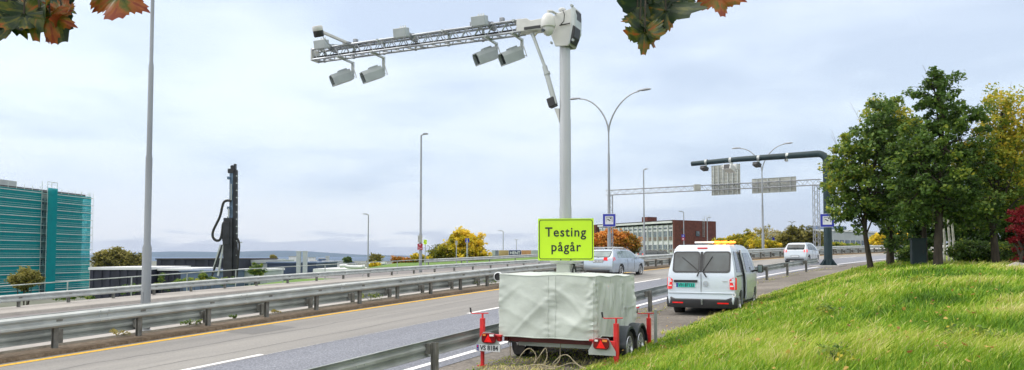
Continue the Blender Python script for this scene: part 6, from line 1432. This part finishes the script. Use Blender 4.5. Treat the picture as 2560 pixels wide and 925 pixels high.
# ================================================================ GRASS
mGrass = leaf_mat('grass_blades', [(0, (.045, .11, .01)), (.35, (.135, .29, .016)), (.65, (.31, .45, .03)), (.85, (.52, .54, .11)), (1, (.66, .60, .30))], .55, .35)
def grass():
    n = 640000; Ymax = 60
    # denser near the viewer
    r = rng.random(n); Yc = 3.2*(Ymax/3.2)**(r**.80); Xc = (rng.random(n)*1.85-.6)*Yc
    x = Xc; y = Yc
    # (s, n) on the reference line, vectorised
    idx = np.zeros(n, int); best = np.full(n, 1e9)
    for i in range(0, len(_s), 4):
        if _s[i] < -10 or _s[i] > 80: continue
        d = (x-_X[i])**2+(y-_Y[i])**2; k = d < best; best[k] = d[k]; idx[k] = i
    th = _th[idx]; tt = (x-_X[idx])*np.sin(th)+(y-_Y[idx])*np.cos(th); s_ = _s[idx]+tt; nn_ = -(x-_X[idx])*np.cos(th)+(y-_Y[idx])*np.sin(th)
    def nz(a, b_, f, o): return np.array([noise.noise(Vector((p*f, q*f, o))) for p, q in zip(a, b_)])
    g1 = nz(x, y, .45, 1.0); g2 = nz(x, y, 1.6, 5.0); g3 = nz(x, y, 5.0, 9.0)
    edge = 5.55+.35*g2+.25*g3
    verge = (nn_ < edge) & (nn_ > -19)
    # patchy grass under and behind the trailer
    patch = (nn_ >= edge) & (nn_ < 7.75+.3*g3) & (s_ < 16.5+1.2*g2) & (rng.random(n) < np.clip(.75+.9*g2-(s_-13.5)*.2*(nn_ < 7.0), 0.04, .85))
    strip = (nn_ > 7.3) & (nn_ < 8.3) & (s_ > 16) & (s_ < 52) & (g3+g2*.6 > .28)
    keep = verge | patch | strip; x, y, s_, nn_, g1, g2, g3 = (v_[keep] for v_ in (x, y, s_, nn_, g1, g2, g3)); sp = (patch | strip)[keep]; N_ = len(x)
    z = zg(s_, nn_)-.02
    h = (.06+.08*rng.random(N_)+.06*np.clip(g1+.2, 0, 1)+.06*np.clip(g2, 0, 1))*(1+.35*(rng.random(N_) < .05)); h *= np.clip(.55+.25*(5.8-nn_), .45, 1.25); h[sp] *= .75
    wd = (.0022+.0035*rng.random(N_)**1.5)*np.clip(y/5.5, .9, 5)
    az = rng.random(N_)*2*PI; lean = .25+.55*rng.random(N_)+.25*np.clip(g2, 0, 1)
    windx, windy = .35+.5*g1, -.25+.3*g2
    dx = np.cos(az)*lean+windx*.6; dy = np.sin(az)*lean+windy*.6
    ex, ey = -np.sin(az), np.cos(az)
    base_ = np.stack([x, y, z], 1); e = np.stack([ex, ey, np.zeros(N_)], 1)*wd[:, None]; dd = np.stack([dx, dy, np.zeros(N_)], 1)*h[:, None]; up = np.stack([np.zeros(N_), np.zeros(N_), h], 1)
    v0, v1 = base_-e*.8, base_+e*.8; mid = base_+dd*.35+up*.62; v2, v3 = mid+e*.75, mid-e*.75; tip = base_+dd*1.0+up*.92; v4, v5 = tip+e*.12, tip-e*.12
    V = np.stack([v0, v1, v2, v3, v4, v5], 1).reshape(-1, 3); b_ = np.arange(N_)[:, None]*6
    Fc = np.concatenate([b_+np.array([0, 1, 2, 3]), b_+np.array([3, 2, 4, 5])], 1).reshape(-1, 4)
    tone = .47+.38*g1+.34*g2+.24*g3+rng.normal(size=N_)*.13; tone += .34*(rng.random(N_) < .09); thin = (g2+.6*g3 < -.42) & (nn_ > 1)
    h[thin] *= .45; tone[thin] += .25; tone += .20*np.clip((nn_-4.6)/1.2, 0, 1)*(g2 > -.1); tone[sp] += .12
    # tall pale stalks at the right
    tone += .16*np.clip((x/y-.42)*4, 0, 1)*np.clip(g1+.5, 0, 1)
    tone = np.repeat(np.clip(tone, 0, 1), 2)
    o = fast_mesh('grass', V, Fc, mGrass, tone); tag(o, 'bright green long grass covering the sloping verge', 'grass', kind='stuff')
grass()
def fallen():
    n = 800; u = rng.random(n)*.95+.05; y = 5+28*rng.random(n)**1.3; x = (u*.75-.12)*y; V = []; Fc = []; tn = []
    for i in range(n):
        s_, n_ = sn_of(x[i], y[i])
        if n_ > 7.6 or n_ < -9 or s_ < 3: continue
        z = float(zg(s_, n_))+(.10+.05*rng.random() if n_ < 5.2 else .015); a = rng.random()*6.28; q = .014+.018*rng.random(); k = len(V); c_ = Vector((x[i], y[i], z)); tx = Vector((math.cos(a), math.sin(a), rng.normal()*.35)); ty = Vector((-math.sin(a), math.cos(a), rng.normal()*.35))
        for b_ in range(5): an = 6.28*b_/5; V.append(tuple(c_+tx*q*math.cos(an)+ty*q*math.sin(an)+Vector((0, 0, .01*(b_ % 2)))))
        Fc.append(tuple(range(k, k+5))); tn.append(rng.random())
    me = bpy.data.meshes.new('fallen_leaves'); me.from_pydata(V, [], Fc); at = me.attributes.new('tone', 'FLOAT', 'FACE'); at.data.foreach_set('value', np.array(tn, np.float32)); me.materials.append(leaf_mat('dry_leaves', [(0, (.16, .06, .02)), (.5, (.42, .22, .06)), (1, (.62, .45, .12))])); o = bpy.data.objects.new('fallen_leaves', me); C.objects.link(o); tag(o, 'small brown and yellow leaves scattered over the verge', 'leaves', kind='stuff')
fallen()
# broad leaved weeds and seeded stalks in the verge
def weeds():
    lab = ('dark green weed clump in the grass near the van', 'dark weed clump low in the middle of the verge', 'nettle clump in the grass below the oak', 'dark weed tuft near the bottom right of the verge')
    for (u, v, Y, n_), l_ in zip(((2070, 768, 12.8, 60), (2085, 905, 7.8, 34), (2300, 735, 15, 70), (2420, 890, 7.9, 34)), lab):
        p = pt(u, v, Y); p.z = gz(p.x, p.y); cs = [(p.x+rng.normal()*.15, p.y+rng.normal()*.15, p.z+.10+.08*rng.random()) for _ in range(10)]
        t = thing('weed_clump', l_, 'weed', p, 0, 'weed clumps in the verge'); leaf_cloud('leaves', cs, .10, n_//3, .042, .60, mLeafG, t, p, .12); m = MB()
        for c_ in cs[:6]: m.tube([(0, 0, 0), tuple(Vector(c_)-p)], .003, 4)
        m.build('stems', mBark, t)
    spots = ((471, 806, 'leafy weed at the foot of the median guardrail, third post from the left'), (930, 745, 'spreading weed in the median beside the guardrail'), (292, 842, 'dry brown weed tuft left of the thick lamp post'), (600, 797, 'small green sprig in the median kerb'), (690, 785, 'reddish dry stalks in the median kerb'), (1225, 708, 'green weed behind the trailer at the median post'))
    for i, (u, v, l_) in enumerate(spots):
        # find the spot on the median strip
        best = min(((abs((lambda q: CXP+F*q.x/q.y)(P(s/4, 17.25))-u), s/4) for s in range(30, 140))); p = P(best[1], 17.27, .08)
        t = thing('weed', l_, 'weed', p, 0, 'weeds along the median kerb'); sz = (.16, .24, .15, .12, .10, .22)[i]
        cs = [(p.x+rng.normal()*sz*.9, p.y+rng.normal()*sz*.5, p.z+sz*.4+sz*.5*rng.random()) for _ in range(9)]
        leaf_cloud('leaves', cs, sz*.5, 16, .04+.01*(i < 2), (.45, .55, .85, .4, .9, .5)[i], mLeafG if i not in (2, 4) else mLeafOl, t, p, .12); m = MB()
        for c_ in cs[:6]: m.tube([(0, 0, 0), tuple(Vector(c_)-p)], .004, 4)
        m.build('stems', mBark, t)
weeds()

# ================================================================ HAZE
hz = MB(); hz.box((1500, 5900, 595), (21000, 12600, 1210)); hzm = bpy.data.materials.new('air_haze'); hzm.use_nodes = True; ht = hzm.node_tree; ht.nodes.clear()
ho = ht.nodes.new('ShaderNodeOutputMaterial'); hv = ht.nodes.new('ShaderNodeVolumePrincipled'); hv.inputs['Density'].default_value = 6e-5; hv.inputs['Color'].default_value = (.45, .64, 1, 1); ht.links.new(hv.outputs[0], ho.inputs['Volume'])
hzo = hz.build('haze', hzm); tag(hzo, kind='stuff')
